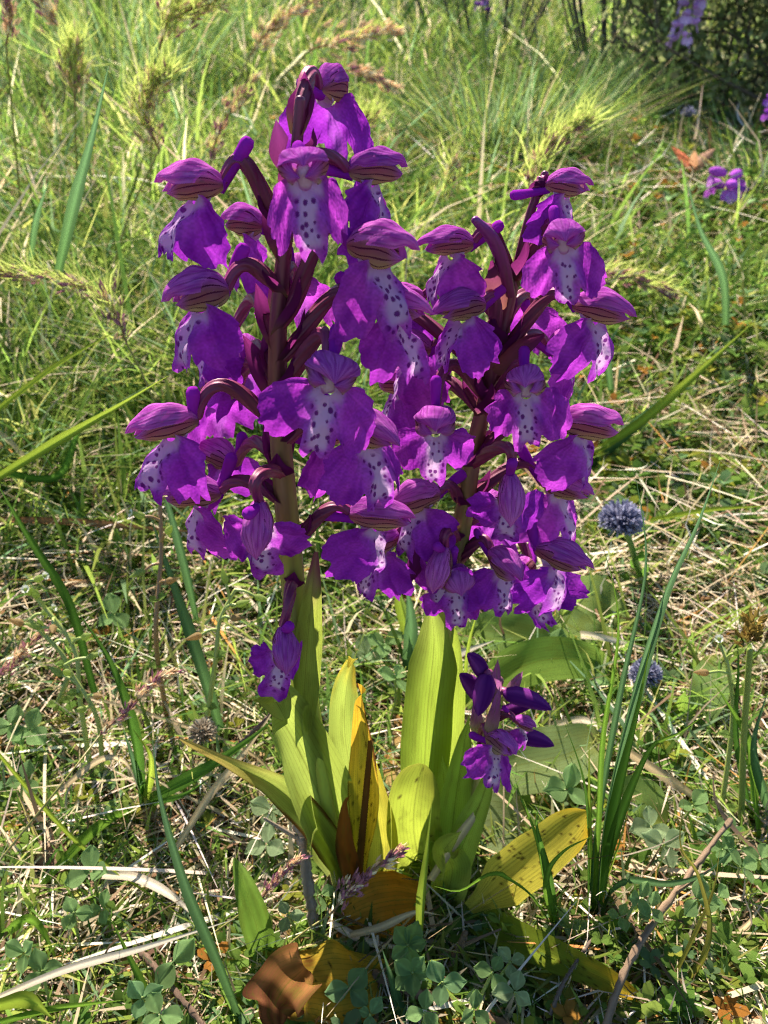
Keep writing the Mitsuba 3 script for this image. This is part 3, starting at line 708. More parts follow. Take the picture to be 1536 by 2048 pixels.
#SECTION blades and tufts
# ------------------------------------------------------------------ single grasses that the photograph shows one by one
GB = {'g': ((0.11, 0.22, 0.025), (0.16, 0.30, 0.035)), 'b': ((0.075, 0.16, 0.045), (0.10, 0.20, 0.09)), 'y': ((0.24, 0.34, 0.035), (0.30, 0.40, 0.05)),
      'd': ((0.06, 0.15, 0.02), (0.09, 0.20, 0.03)), 's': ((0.50, 0.38, 0.20), (0.62, 0.50, 0.30)), 'o': ((0.20, 0.20, 0.03), (0.26, 0.24, 0.05)), 'w': ((0.60, 0.52, 0.38), (0.74, 0.66, 0.5)), 'r': ((0.24, 0.12, 0.06), (0.28, 0.16, 0.07))}


def bladecol(kind):
    a, b = GB[kind]
    return lambda X, S: lerp(a, b, X) * (0.88 + 0.22 * np.cos(S * 9.4) + 0.22 * np.exp(-(S / 0.14) ** 2))[..., None]


blade_i = [0]


def blade_mesh(pts, w, kind, dz=0.003):
    blade_i[0] += 1
    p = pl(pts, dz=dz)
    mb = MB()
    ribbon(mb, p, w * mpp(p[len(p) // 2]), bladecol(kind), n=30, m=5, fold=0.45 if kind not in 'sw' else 0.2, profile=bladeprof, seed=blade_i[0], twist=0.5 * math.sin(blade_i[0] * 2.3), face=nrm(CAM - p.mean(0) + [0.25 * math.sin(blade_i[0] * 1.7), 0, .1]))
    return mb


def blade(pts, w, kind, label, cat='grass blade', name='grass_strand', group=None, dz=0.003):
    key = put(name, blade_mesh(pts, w, kind, dz), 'straw' if kind in 'swr' else 'blade')
    labels[key] = {'label': label, 'category': cat}
    if group:
        labels[key]['group'] = group


def tuft(label, blades):
    t = thing('grass_tuft', label, 'grass tuft')
    for pts, w, kind in blades:
        put('blade', blade_mesh(pts, w, kind), 'blade', t)


tuft('tall grass tuft right of the small orchid, one blade reaching past the blue flower', [
    ([(1192, 1835), (1215, 1620, .158), (1268, 1390, .162), (1330, 1190, .165), (1395, 1045, .166), (1440, 922, .165)], 40, 'b'),
    ([(1180, 1830), (1200, 1620, .160), (1242, 1380, .166), (1290, 1150, .172), (1280, 1000, .178), (1262, 930, .182)], 14, 'b'),
    ([(1198, 1835), (1228, 1640, .156), (1275, 1430, .158), (1302, 1285, .160)], 32, 'g'),
    ([(1186, 1830), (1196, 1640, .157), (1204, 1480, .160), (1236, 1270, .165), (1222, 1150, .17), (1200, 1080, .175)], 15, 'g'),
    ([(1178, 1825), (1176, 1690, .158), (1165, 1560, .160), (1127, 1440, .163)], 20, 'd'),
    ([(1186, 1825), (1182, 1690, .158), (1180, 1560, .160), (1178, 1440, .161)], 14, 'y'),
    ([(1195, 1800, .156), (1240, 1640, .154), (1300, 1500, .154), (1352, 1470, .155), (1410, 1430, .158)], 24, 'g'),
    ([(1200, 1790, .156), (1235, 1690, .153), (1262, 1600, .153)], 15, 'y')])
tuft('small arching grass tuft growing through the yellow speckled leaf', [
    ([(1112, 1858), (1090, 1730, .146), (1073, 1650, .146), (1078, 1610, .147)], 22, 'd'),
    ([(1108, 1856), (1060, 1785, .142), (990, 1748, .138), (920, 1782, .136), (868, 1772, .137)], 20, 'g'),
    ([(1114, 1858), (1094, 1760, .144), (1125, 1705, .145), (1184, 1672, .147)], 18, 'g'),
    ([(1100, 1850), (1075, 1690, .150), (1040, 1590, .152), (1030, 1555, .153)], 14, 'g'),
    ([(1130, 1840), (1240, 1850, .143), (1340, 1868, .143)], 22, 'g')])
tuft('curling grass tuft at the bottom edge, right of the brown twig', [
    ([(1338, 1985), (1400, 1930, .130), (1422, 1850, .133), (1398, 1750, .137), (1362, 1690, .140), (1368, 1600, .144)], 15, 'o'),
    ([(1340, 1985), (1420, 2006, .128), (1480, 1990, .129), (1545, 1925, .132)], 24, 'g'),
    ([(1340, 1985), (1430, 2030, .124), (1490, 2075, .122)], 24, 'g'),
    ([(1344, 1985), (1345, 2015, .125), (1300, 2038, .123), (1200, 2018, .124)], 26, 'd'),
    ([(1336, 1980), (1420, 1800, .136), (1440, 1700, .14)], 9, 'o')])
tuft('dark green grass tuft in the straw left of the tall orchid', [
    ([(284, 1612), (268, 1470, .190), (222, 1330, .196), (150, 1215, .200)], 26, 'd'),
    ([(286, 1612), (302, 1520, .185), (266, 1458, .188)], 20, 'y'),
    ([(290, 1606), (400, 1545, .180), (500, 1478, .180), (556, 1430, .182)], 30, 'd'),
    ([(282, 1612), (200, 1652, .172), (100, 1752, .160), (20, 1850, .152)], 22, 'g'),
    ([(286, 1606), (268, 1530, .189), (244, 1450, .192)], 18, 'b'),
    ([(290, 1612), (370, 1588, .178), (440, 1540, .178)], 12, 'd')])
tuft('sparse grass tuft at the right edge beside the golden sedge head', [
    ([(1505, 1640), (1475, 1480, .190), (1478, 1330, .196), (1470, 1240, .2)], 16, 'd'),
    ([(1510, 1640), (1500, 1500, .188), (1450, 1400, .19), (1420, 1360, .192)], 20, 'g'),
    ([(1520, 1700), (1500, 1560, .18), (1480, 1480, .182)], 18, 'g'),
    ([(1545, 1640), (1510, 1500, .185), (1536, 1380, .19)], 22, 'b')])
tuft('pair of green blades crossing right of the second orchid', [
    ([(1190, 905, .40), (1290, 838, .40), (1400, 742, .40), (1512, 640, .40)], 20, 'y'),
    ([(1180, 930, .40), (1330, 800, .41), (1400, 770, .41)], 24, 'b'),
    ([(1185, 915, .40), (1120, 850, .4), (1035, 770, .41)], 26, 'y')])
blade([(492, 2060), (440, 1930, .126), (372, 1770, .134), (322, 1600, .142), (305, 1478, .148)], 26, 'b', 'long blue green grass stem leaning left from the bottom edge')
blade([(842, 1905), (845, 1800, .138), (855, 1700, .142), (864, 1608, .146)], 26, 'y', 'bright green blunt blade standing before the short blunt orchid leaf')
blade([(1206, 1795), (1250, 1762, .148), (1340, 1768, .146), (1412, 1745, .148), (1478, 1688, .151)], 15, 'b', 'blue green blade bent over flat to the right with a withered tip')
blade([(-30, 972, .27), (100, 892, .25), (220, 822, .235), (336, 752, .225)], 22, 'y', 'broad keeled green blade slanting up to the lowest left flowers of the tall orchid')
blade([(-20, 832, .34), (120, 728, .33), (252, 652, .325)], 15, 'y', 'narrow bright green blade running parallel above the broad keeled one')
blade([(118, 540, .33), (150, 400, .31), (185, 270, .30), (217, 132, .295)], 26, 'b', 'tall blue green blade standing alone in the upper left grass')
blade([(60, 520, .42), (70, 440, .41), (98, 360, .40)], 16, 'b', 'short blue green blade left of the tall lone blade')
blade([(1452, 690, .56), (1448, 560, .54), (1402, 460, .52), (1371, 350, .51)], 18, 'b', 'blue green blade leaning left behind the right flowers of the second orchid')
blade([(560, 2060), (590, 1960, .126), (572, 1870, .130)], 20, 'g', 'short green blade left of the clover at the bottom edge')
blade([(825, 2100), (790, 1990, .124), (765, 1900, .128)], 22, 'b', 'pale green blade among the clover at the bottom edge')
blade([(-10, 1880), (60, 1840, .142), (105, 1905, .138), (120, 1960, .134)], 20, 'g', 'grass blade arching at the lower left corner')
blade([(0, 2010, .118), (60, 2000, .119), (110, 2040, .117)], 30, 'y', 'yellow green blade tip poking in at the lower left corner')
blade([(-20, 2050, .116), (110, 2018, .119), (250, 2000, .122)], 14, 'g', 'straight green stalk lying flat along the bottom edge at the left')
blade([(330, 2060), (270, 1940, .128), (218, 1830, .134)], 15, 'g', 'thin green blade leaning left above the bottom edge')
blade([(-10, 1500, .19), (110, 1640, .17), (200, 1720, .16), (420, 1870, .145)], 9, 'y', 'long thin yellow green stalk sloping down to the right through the straw')
blade([(815, 1270, .26), (800, 1200, .262), (788, 1140, .265)], 26, 'y', 'upright green blade between the two big orchids under their flowers')
blade([(815, 1340, .25), (822, 1250, .25), (812, 1160, .252)], 28, 'b', 'wide blue green blade behind the sheath of the second orchid')
blade([(925, 1380, .22), (935, 1290, .22), (958, 1215, .222)], 15, 'y', 'yellow green stalk right of the sheath of the second orchid')
blade([(640, 1130, .32), (760, 1120, .31), (1000, 1180, .30), (1180, 1230, .29)], 18, 'b', 'blue green blade lying level behind the stems of the big orchids')
blade([(395, 1240, .26), (375, 1150, .262), (330, 990, .27), (295, 920, .28)], 20, 'b', 'grey green blade rising behind the lowest left flowers')
blade([(440, 1460, .215), (400, 1330, .22), (330, 1120, .24), (300, 1030, .25)], 24, 'b', 'long grey green blade leaning left from under the lowest flower')
blade([(-20, 940, .33), (110, 955, .33), (160, 860, .335), (230, 800, .34)], 16, 'd', 'dark blade bent in a hook at the left edge')
blade([(190, 1385, .22), (140, 1210, .235), (60, 1080, .25), (-10, 960, .27)], 18, 'd', 'dark blade sloping across the chickweed at the left')
blade([(1300, 1040, .33), (1420, 1020, .33), (1560, 1010, .33)], 10, 'y', 'thin stalk lying level right of the blue flower head')
blade([(1220, 780, .44), (1215, 700, .44), (1240, 650, .45)], 16, 'b', 'dark upright blade below the right flower of the second orchid')

# dry culms, straws and twigs that stand out
blade([(-20, 1038, .33), (150, 1044, .325), (290, 1056, .32), (450, 1068, .315)], 14, 'r', 'brownish green culm lying level at the left edge', 'stalk', 'dry_stalk')
blade([(20, 720, .50), (110, 830, .46), (240, 915, .42)], 9, 'r', 'reddish brown culm sloping down through the left grass', 'stalk', 'dry_stalk')
blade([(-20, 2002, .120), (130, 1940, .125), (290, 1895, .130), (470, 1838, .136)], 15, 'w', 'long pale straw sloping up to the right at the lower left', 'stalk', 'dry_stalk')
blade([(205, 1750, .157), (270, 1755, .156), (340, 1790, .152), (410, 1850, .147)], 20, 'w', 'bleached broad straw arching beside the largest left clover', 'stalk', 'dry_stalk')
blade([(120, 1580, .178), (200, 1520, .186), (250, 1525, .185), (278, 1580, .18)], 13, 's', 'dry straw bent over like a hook beside the dark tuft', 'stalk', 'dry_stalk')
blade([(300, 1625), (380, 1645), (480, 1636), (560, 1620)], 12, 'w', 'pale straw lying level below the orchid leaves at the left', 'stalk', 'dry_stalk')
blade([(350, 1700, .162), (420, 1590, .17), (500, 1490, .18), (560, 1400, .19)], 15, 's', 'tan straw sloping up to the folded orchid leaf', 'stalk', 'dry_stalk')
blade([(700, 1870, .142), (760, 1855, .142), (830, 1825, .144), (880, 1830, .143)], 16, 's', 'withered grey straw curving below the orange dead leaf', 'stalk', 'dry_stalk')
blade([(755, 1870, .141), (757, 1940, .135), (772, 2010, .13)], 9, 'w', 'thin pale straw hanging before the yellow dead leaf', 'stalk', 'dry_stalk')
blade([(660, 1845, .146), (740, 1885, .141), (840, 1900, .138)], 16, 'w', 'grey white straw lying before the foot of the big orchids', 'stalk', 'dry_stalk')
blade([(860, 1760, .152), (905, 1690, .155), (955, 1620, .158), (990, 1560, .16)], 22, 's', 'dry brown sheath leaning along the leaves of the small orchid', 'stalk', 'dry_stalk')
blade([(1000, 1500), (1150, 1440, 'z', .014), (1225, 1480, 'z', .012), (1300, 1560, 'z', .004)], 15, 'w', 'pale straw bent over the broad leaves', 'stalk', 'dry_stalk')
blade([(1205, 1652), (1290, 1655), (1400, 1672), (1500, 1690)], 22, 'w', 'bleached flat straw right of the tall grass tuft', 'stalk', 'dry_stalk')
blade([(1250, 1500, .2), (1340, 1560, .19), (1410, 1610, .185), (1430, 1650, .18)], 20, 's', 'broad tan straw sloping down to the right', 'stalk', 'dry_stalk')
blade([(1150, 1080, .37), (1260, 1140, .35), (1360, 1200, .33), (1460, 1290, .31)], 24, 's', 'thick dry culm lying below the blue flower head', 'stalk', 'dry_stalk')
blade([(1370, 800, .5), (1440, 850, .48), (1545, 935, .45)], 26, 'r', 'pinkish brown dry culm lying at the right edge', 'stalk', 'dry_stalk')
blade([(1320, 1862), (1400, 1848, 'z', .008), (1480, 1860, 'z', .008), (1536, 1790, 'z', .012)], 14, 's', 'tan stalk curving up at the right edge', 'stalk', 'dry_stalk')
blade([(1470, 2050), (1450, 1950), (1440, 1850), (1420, 1760)], 18, 's', 'tan stalk lying toward the camera right of the curling tuft', 'stalk', 'dry_stalk')
blade([(870, 1390, .23), (900, 1320, .24), (990, 1280, .25)], 18, 'w', 'short white straw below the lowest flowers of the second orchid', 'stalk', 'dry_stalk')
blade([(1130, 1268), (1200, 1274, 'z', .02), (1300, 1300, 'z', .012)], 16, 'w', 'white straw lying across the rear broad leaves', 'stalk', 'dry_stalk')
blade([(560, 1560, .2), (470, 1490, .21), (200, 1400, .23), (60, 1390, .24)], 8, 's', 'thin long straw lying level in the left litter', 'stalk', 'dry_stalk')


def twig(pts, wpx, label, col=(0.20, 0.14, 0.09), dz=0.004, knots=()):
    p = pl(pts, dz=dz)
    r = wpx * 0.5 * mpp(p[len(p) // 2])
    c = curve(p, 44)
    q = np.random.default_rng(len(used))
    c = c + q.normal(0, 0.10, c.shape) * r
    key = thing('twig', label, 'twig')
    mb = MB()
    nz = q.random(60)
    tube(mb, c, r * (1.0 + 0.14 * q.normal(size=44)) * np.linspace(1.0, 0.8, 44), lambda t, g: np.asarray(col) * (0.65 + 0.5 * meshkit.fbm(np.stack([t * 40, np.cos(g) * 2, np.sin(g) * 2], -1), 3) + 0.25 * np.sin(g * 7 + t * 9))[..., None], 10, None, True, 0.06, 4)
    put('bark', mb, 'wood', key)
    for a, ln, dx in knots:
        b = c[int(a * 43)]
        mb = MB()
        tube(mb, [b, b + np.array([dx, -0.002, 0.5]) * ln * .5, b + np.array([dx * 1.6, 0.002, 0.9]) * ln], [r * .5, r * .4, r * .25], col, 7, 8)
        put('side_shoot', mb, 'wood', key)


twig([(1205, 2075, 'z', .012), (1240, 1965, 'z', .014), (1290, 1870, 'z', .016), (1370, 1760, 'z', .016), (1462, 1640, 'z', .02)], 15, 'straight brown twig lying slantwise at the lower right', knots=((.6, .012, .4),))
twig([(-30, 915), (60, 935), (140, 955), (235, 980), (300, 1030)], 36, 'thick grey fallen branch lying in the grass at the left', (0.30, 0.25, 0.19))
twig([(275, 1895, 'z', .01), (340, 1970, 'z', .012), (420, 2065, 'z', .012)], 15, 'dark twig lying in the straw at the lower left', (0.12, 0.08, 0.055))
twig([(598, 1640, .158), (612, 1740, .152), (628, 1850, .146), (642, 1920, .14)], 22, 'upright grey dead stem below the leaves of the tall orchid', (0.26, 0.21, 0.15), knots=((.15, .01, -.6),))
twig([(735, 1945, 'z', .01), (830, 1985, 'z', .010), (920, 2010, 'z', .008), (1030, 2060, 'z', .008)], 22, 'dark brown twig lying among the clover at the bottom edge', (0.17, 0.11, 0.07))
twig([(880, 1965, 'z', .004), (915, 1905, 'z', .012), (930, 1865, 'z', .02)], 15, 'short dark forked twig standing in the shade at the foot', (0.13, 0.09, 0.06), knots=((.7, .008, .8),))
twig([(450, 1515, .19), (530, 1440, .195), (570, 1390, .2)], 10, 'thin dark twig behind the lowest flower of the tall orchid', (0.14, 0.09, 0.07))
twig([(1100, 2030, 'z', .01), (1130, 1960, 'z', .014), (1190, 1870, 'z', .01)], 9, 'thin wiry dark twig left of the straight brown one', (0.12, 0.09, 0.07))
twig([(0, 1700), (90, 1710, 'z', .006), (160, 1750, 'z', .004), (200, 1790)], 46, 'lump of dead brown root fibres in the straw at the left edge', (0.20, 0.13, 0.08))

#SECTION herbs
# ------------------------------------------------------------------ clover, globe flowers, chickweed, sedge, panicles
def heart(mb, base, d, up, ln, wd, col, notch=0.12, cup=0.18):
    """One leaflet: narrow at the base, broad and notched at the end."""
    d = nrm(d)
    side = nrm(np.cross(d, up))
    up = np.cross(side, d)
    t, s = np.linspace(0, 1, 9), np.linspace(-1, 1, 9)
    X, S = np.meshgrid(t, s, indexing='ij')
    w = np.sin(np.pi * np.clip(0.04 + 0.92 * t, 0, 1) ** 1.15) ** 0.75
    y = X * (1 - notch * (1 - np.abs(S)) ** 2 * X**3) * (1 - 0.16 * S**2 * X)
    v = base + ln * y[..., None] * d + (wd * 0.5 * w)[:, None, None] * S[..., None] * side + (wd * (cup * np.abs(S) - 0.16 * X**2))[..., None] * up
    n = meshkit.noise(np.stack([X * 5, S * 3, 0 * X], -1) + base * 900)
    c = np.asarray(col) * (0.8 + 0.35 * n + 0.35 * np.exp(-(S / .10) ** 2) + 0.15 * np.abs(S) ** 6)[..., None] * np.where(np.abs(np.sin(8 * X + 5 * np.abs(S))) < .2, 1.12, 1)[..., None]
    mb.add(v, gridf(9, 9), c.reshape(-1, 3))


cr = np.random.default_rng(5)


def clover(px, py, size, label, h=0.010, tilt=None, k=3, group=None, tone=(0.13, 0.25, 0.07)):
    top = gnd(px, py, h)
    key = thing('clover', label, 'clover', group)
    foot = np.array([top[0] + cr.normal(0, .003), top[1] + .002 + cr.normal(0, .002), gh(top[0], top[1]) - .001])
    mb = MB()
    tube(mb, [foot, (foot + top) / 2 + cr.normal(0, .0012, 3), top], [.0006, .0005, .0004], (0.20, 0.28, 0.08), 6, 8)
    put('stem', mb, 'stalk', key)
    ln = size * mpp(top)
    a0 = cr.uniform(0, 6.3) if tilt is None else tilt
    up = nrm(np.array([cr.normal(0, .35), -.45 + cr.normal(0, .3), 1.0]))
    e1 = nrm(np.cross(up, [0, 1, .2]))
    e2 = np.cross(up, e1)
    for i in range(k):
        a = a0 + i * 6.283 / k + cr.normal(0, .18)
        d = nrm(math.cos(a) * e1 + math.sin(a) * e2 + up * cr.uniform(.15, .7))
        mb = MB()
        f = ln * cr.uniform(.8, 1.15)
        heart(mb, top + d * .0006, d, nrm(up - d * .3), f, f * .80, np.asarray(tone) * cr.uniform(.8, 1.25), notch=cr.choice([.05, .14, .2]))
        put('leaflet', mb, 'leaf', key)


CL = [(185, 1745, 52, 'largest left clover in the straw, with rounded leaflets'), (208, 1818, 36, 'small heart leaved clover just below the largest left one'), (148, 1825, 34, 'small upright clover left of the heart leaved one'),
      (52, 1905, 42, 'round leaved clover near the lower left corner'), (85, 1942, 40, 'clover crowded against the round one near the lower left corner'), (345, 1925, 52, 'clover with two broad leaflets left of the long blue green stem'),
      (285, 1995, 44, 'clover low at the bottom edge left of the dark twig'), (320, 2030, 40, 'clover cut by the bottom edge right of the thin green blade'), (545, 1620, 42, 'grey green clover under the long orchid leaf tip'),
      (535, 1690, 38, 'heart leaved clover beside the upright grey dead stem'), (575, 1830, 30, 'small grey clover on the pale dead leaf'), (700, 1975, 52, 'dark round clover lying on the crumpled dead leaf'),
      (815, 1890, 40, 'upright clover with five pale leaflets before the foot of the big orchids'), (825, 1945, 36, 'clover below the upright five leaved one'), (885, 1965, 46, 'dark clover in the shade at the bottom middle'),
      (985, 1945, 42, 'pointed pale clover in the shade right of the forked twig'), (1020, 1925, 36, 'round grey green clover at the right end of the shade'), (1030, 1985, 40, 'low clover with round leaflets under the grey green one'),
      (850, 2025, 38, 'clover at the bottom edge with upright leaflets'), (740, 2030, 34, 'clover at the bottom edge below the dark round one'), (1130, 1580, 54, 'big heart shaped clover in front of the broad pale leaves'),
      (1300, 1655, 44, 'silvery clover cluster right of the tall tuft'), (1325, 1690, 42, 'silvery clover just below the first silvery one'), (1385, 1612, 38, 'green clover above the brown twig'),
      (1430, 1655, 34, 'clover under the dry stalks at the right'), (1275, 1795, 36, 'clover with round leaflets under the bent blue green blade'), (1300, 1815, 34, 'clover right below the round leaved one'),
      (1392, 1800, 38, 'clover between the twig and the curling olive blade'), (1432, 1795, 34, 'two leaved clover right of the curling olive blade'), (1480, 1735, 40, 'dense clover at the right edge above the tan curving stalk'),
      (1445, 1700, 34, 'clover left of the dense one at the right edge'), (1520, 1720, 40, 'clover cut by the right edge'), (1240, 1835, 30, 'small blue green clover at the foot of the tall tuft'),
      (735, 1310, 44, 'grey green clover behind the yellow upright leaf'), (770, 1290, 36, 'clover higher up behind the yellow upright leaf'), (790, 1360, 36, 'clover left of the sheath of the second orchid'),
      (20, 1450, 46, 'clover cut by the left edge'), (62, 1462, 46, 'clover beside the one cut by the left edge'), (45, 1560, 34, 'small clover below the pair at the left edge'), (100, 868, 38, 'clover under the broad keeled blade'),
      (22, 838, 32, 'clover at the left edge above the fallen branch'), (1105, 1300, 40, 'clover on the rear broad leaves'), (1180, 1355, 34, 'small clover right of the buds of the small orchid'), (230, 1230, 40, 'clover under the white chickweed flowers'),
      (640, 1790, 30, 'tiny clover right of the upright dead stem'), (945, 2020, 36, 'clover at the bottom edge in the deepest shade')]
for i, (x, y, s, lb) in enumerate(CL):
    clover(x, y, s * (.95 if 'dark' in lb or 'shade' in lb else 1.1), lb, h=0.013 + 0.011 * cr.random(), k=5 if 'five' in lb else (2 if 'two' in lb else 3), tone=(0.26, 0.36, 0.19) if 'silver' in lb or 'grey' in lb else ((0.16, 0.29, 0.13) if 'dark' in lb else (0.19, 0.32, 0.12)))


def globe(px, py, rpx, Y, stempts, label, col=((0.14, 0.145, 0.24), (0.42, 0.43, 0.58)), nfl=420, leaves=9, leafcol=(0.13, 0.26, 0.04), seed=0):
    r = np.random.default_rng(60 + seed)
    c = at(px, py, Y)
    R = rpx * mpp(c)
    key = thing('globe_flower', label, 'flower')
    sp = pl(stempts)
    sp = np.vstack([sp, c[None]])
    mb = MB()
    tube(mb, sp, R * np.array([.17, .15, .14]), (0.16, 0.26, 0.05), 8, 16)
    put('stem', mb, 'stalk', key)
    mb = MB()
    ellip(mb, c - Z * R * .2, (np.array([R * .62, 0, 0]), np.array([0, R * .62, 0]), Z * R * .45), np.asarray(col[0]) * .7, 8, 12)
    put('flower_base', mb, 'petal', key)
    mb = MB()
    for i in range(nfl):                                        # the florets, strap shaped, over the upper dome
        z = 1 - 1.15 * (i + .5) / nfl
        a = i * 2.39996
        d = np.array([math.sqrt(max(0, 1 - z * z)) * math.cos(a), math.sqrt(max(0, 1 - z * z)) * math.sin(a), z * .72])
        d = nrm(d + r.normal(0, .10, 3))
        b0, b1 = c - Z * R * .2 + d * R * .5, c - Z * R * .2 + d * R * r.uniform(.86, 1.02)
        side = nrm(np.cross(d, r.normal(size=3))) * R * .06
        q = b1 + nrm(np.cross(side, d)) * R * .06
        f = r.random()
        mb.add([b0 - side * .5, b0 + side * .5, b1 + side, b1 - side, q + d * R * .1], [[0, 1, 2], [0, 2, 3], [3, 2, 4]], lerp(col[0], col[1], np.array([.0, .0, f, f, min(1, f + .3)])))
    put('florets', mb, 'petal', key, kind='stuff')
    cs = curve(sp, 40)
    for i in range(leaves):
        b = cs[int(4 + 30 * i / max(1, leaves))]
        a = r.uniform(0, 6.28)
        o = np.array([math.cos(a), -abs(math.sin(a)) * .7, 0])
        ln = R * r.uniform(.9, 1.5)
        mb = MB()
        ribbon(mb, [b, b + o * ln * .35 + Z * ln * .35, b + o * ln * .65 + Z * ln * .95], R * .42, lc(np.asarray(leafcol) * r.uniform(.8, 1.3), seed=200 + i, vein=3), face=nrm(o - Z * .3), n=14, m=7, fold=.3)
        put('leaf', mb, 'leaf', key)


globe(1243, 1036, 44, .30, [(1292, 1300), (1290, 1200, .298), (1268, 1110, .299)], 'blue globe flower head on a leafy stem right of the second orchid', seed=1, leaves=11)
globe(1292, 1345, 32, .235, [(1345, 1480), (1325, 1420, .232), (1305, 1375, .234)], 'lower blue globe flower half hidden behind the tall grass tuft', seed=2, leaves=9, leafcol=(0.20, 0.33, 0.05))
globe(1378, 224, 15, 1.12, [(1366, 330, 1.12), (1376, 270, 1.12)], 'far blue globe flower standing in the upper right meadow', seed=3, leaves=3, nfl=120)
globe(405, 1462, 30, .205, [(412, 1520), (410, 1490, .205)], 'withered grey flower head lying in the straw under the lowest flower', col=((0.24, 0.19, 0.13), (0.58, 0.52, 0.42)), seed=4, leaves=0, nfl=200)
for i, (x, y) in enumerate(((1395, 1450), (1370, 1430), (1350, 1480))):
    leaf('globe_flower_001', [(1345, 1500), (x - 10, y + 10, .226), (x, y - 50, .224)], 44, lc((0.20, 0.33, 0.05), seed=240 + i, vein=3), n=20, m=9, fold=.25)


def chickweed(pts, label, pods, leaves, flowers=1, seed=0, col=(0.30, 0.38, 0.10)):
    r = np.random.default_rng(300 + seed)
    p = pl(pts)
    c = curve(p, 40)
    u = mpp(p[-1])
    key = thing('chickweed', label, 'plant')
    mb = MB()
    tube(mb, c, np.array([6, 5, 4]) * u, np.asarray(col) * [1.0, .95, .9], 7)
    put('stem', mb, 'stalk', key)
    for i in range(leaves):
        b = c[int(3 + 33 * i / max(1, leaves))]
        for sg in (-1, 1):
            mb = MB()
            d = np.array([sg * .8, -.3 + r.normal(0, .3), .35 + r.normal(0, .2)])
            heart(mb, b, d, nrm(np.array([0, -.6, 1])), 30 * u * r.uniform(.7, 1.2), 17 * u, np.array([0.20, 0.31, 0.08]) * r.uniform(.8, 1.2), 0, .25)
            put('leaf', mb, 'leaf', key)
    for i in range(pods):
        b = c[int(39 - 14 * i / max(1, pods))]
        d = nrm(np.array([r.normal(0, .8), -.3 + r.normal(0, .3), .5 + r.normal(0, .3)]))
        e = b + d * 42 * u * r.uniform(.6, 1.2)
        pd = numbered(key + '__' + ('flower' if i < flowers else 'seed_pod'))
        mb = MB()
        tube(mb, [b, (b + e) / 2 + Z * 5 * u, e], [3.4 * u, 3.0 * u], np.asarray(col), 6, 8)
        put('stalk', mb, 'stalk', pd)
        a = nrm(np.cross(d, [.3, 1, .2]))
        dry = r.random() < .25 and i >= flowers
        pc = ((0.36, 0.25, 0.11), (0.50, 0.40, 0.22)) if dry else ((0.26, 0.38, 0.09), (0.46, 0.52, 0.22))
        mb = MB()
        tube(mb, e + d * np.array([[-2], [3], [9], [17], [26], [32]]) * u, np.array([2.5, 6.5, 7.5, 6, 3.4, 1.2]) * u, lambda t, g: lerp(pc[0], pc[1], .5 + .5 * np.sin(5 * g)), 10)
        put('calyx', mb, 'leaf', pd)
        if i < flowers:
            mb = MB()
            for j in range(10):
                w = j * .628 + .1
                o = nrm(math.cos(w) * a + math.sin(w) * np.cross(d, a) + d * .9)
                heart(mb, e + d * 22 * u, o, d, 13 * u, 6 * u, (0.70, 0.72, 0.62), .3, .1)
            put('petals', mb, 'petal', pd)


chickweed([(185, 1560), (160, 1400, .205), (145, 1290, .215), (50, 1170, .225)], 'hairy chickweed with white flower and pale pods at the left edge', 6, 2, 2, 1)
chickweed([(205, 1560), (195, 1440, .20), (145, 1350, .205), (130, 1330, .206)], 'low chickweed with golden dry pods at the left', 5, 1, 1, 2)
chickweed([(335, 1440), (312, 1280, .225), (322, 1110, .24), (320, 1000, .25)], 'upright slender chickweed with reddish stem left of the tall orchid', 5, 3, 2, 3, (0.26, 0.16, 0.07))
chickweed([(415, 1430, .205), (432, 1310, .21), (440, 1240, .215), (470, 1180, .22)], 'pale chickweed under the lower left flowers of the tall orchid', 5, 2, 1, 4)
chickweed([(1440, 1640), (1465, 1440, .195), (1455, 1330, .2), (1440, 1290, .205)], 'chickweed with small white flower at the right below the sedge', 5, 2, 1, 5)
chickweed([(110, 1420, .23), (135, 1330, .235), (60, 1240, .24)], 'short chickweed with drooping pods behind the dry pods at the left', 4, 2, 1, 6)

sg = thing('sedge', 'golden brown sedge head on a green stem at the right edge', 'sedge')
mb = MB()
tube(mb, pl([(1482, 1660), (1488, 1480, .186), (1500, 1300, .19)]), [.0011, .0010, .0009], (0.20, 0.26, 0.05), 7, 20)
put('stem', mb, 'stalk', sg)
r_ = np.random.default_rng(8)
mb = MB()
c0, u0 = at(1500, 1262, .19), mpp(at(1500, 1262, .19))
for i in range(46):
    d = nrm(np.array([r_.normal(0, .6), r_.normal(0, .6), .9]))
    b = c0 + np.array([0, 0, (i / 46 - .5) * 70 * u0]) + d * [12 * u0, 12 * u0, 0]
    heart(mb, b, d, nrm(np.array([r_.normal(), -1, .3])), 24 * u0, 10 * u0, np.array([0.30, 0.21, 0.05]) * r_.uniform(.5, 1.4), 0, .3)
put('spike', mb, 'straw', sg)
mb = MB()
for i in range(26):
    b = c0 + r_.normal(0, 12, 3) * u0
    tube(mb, [b, b + nrm(r_.normal(0, 1, 3) + Z * .6) * 22 * u0], [1.0 * u0, .6 * u0], (0.12, 0.06, 0.02), 4, 4, False)
put('awns', mb, 'straw', sg, kind='stuff')


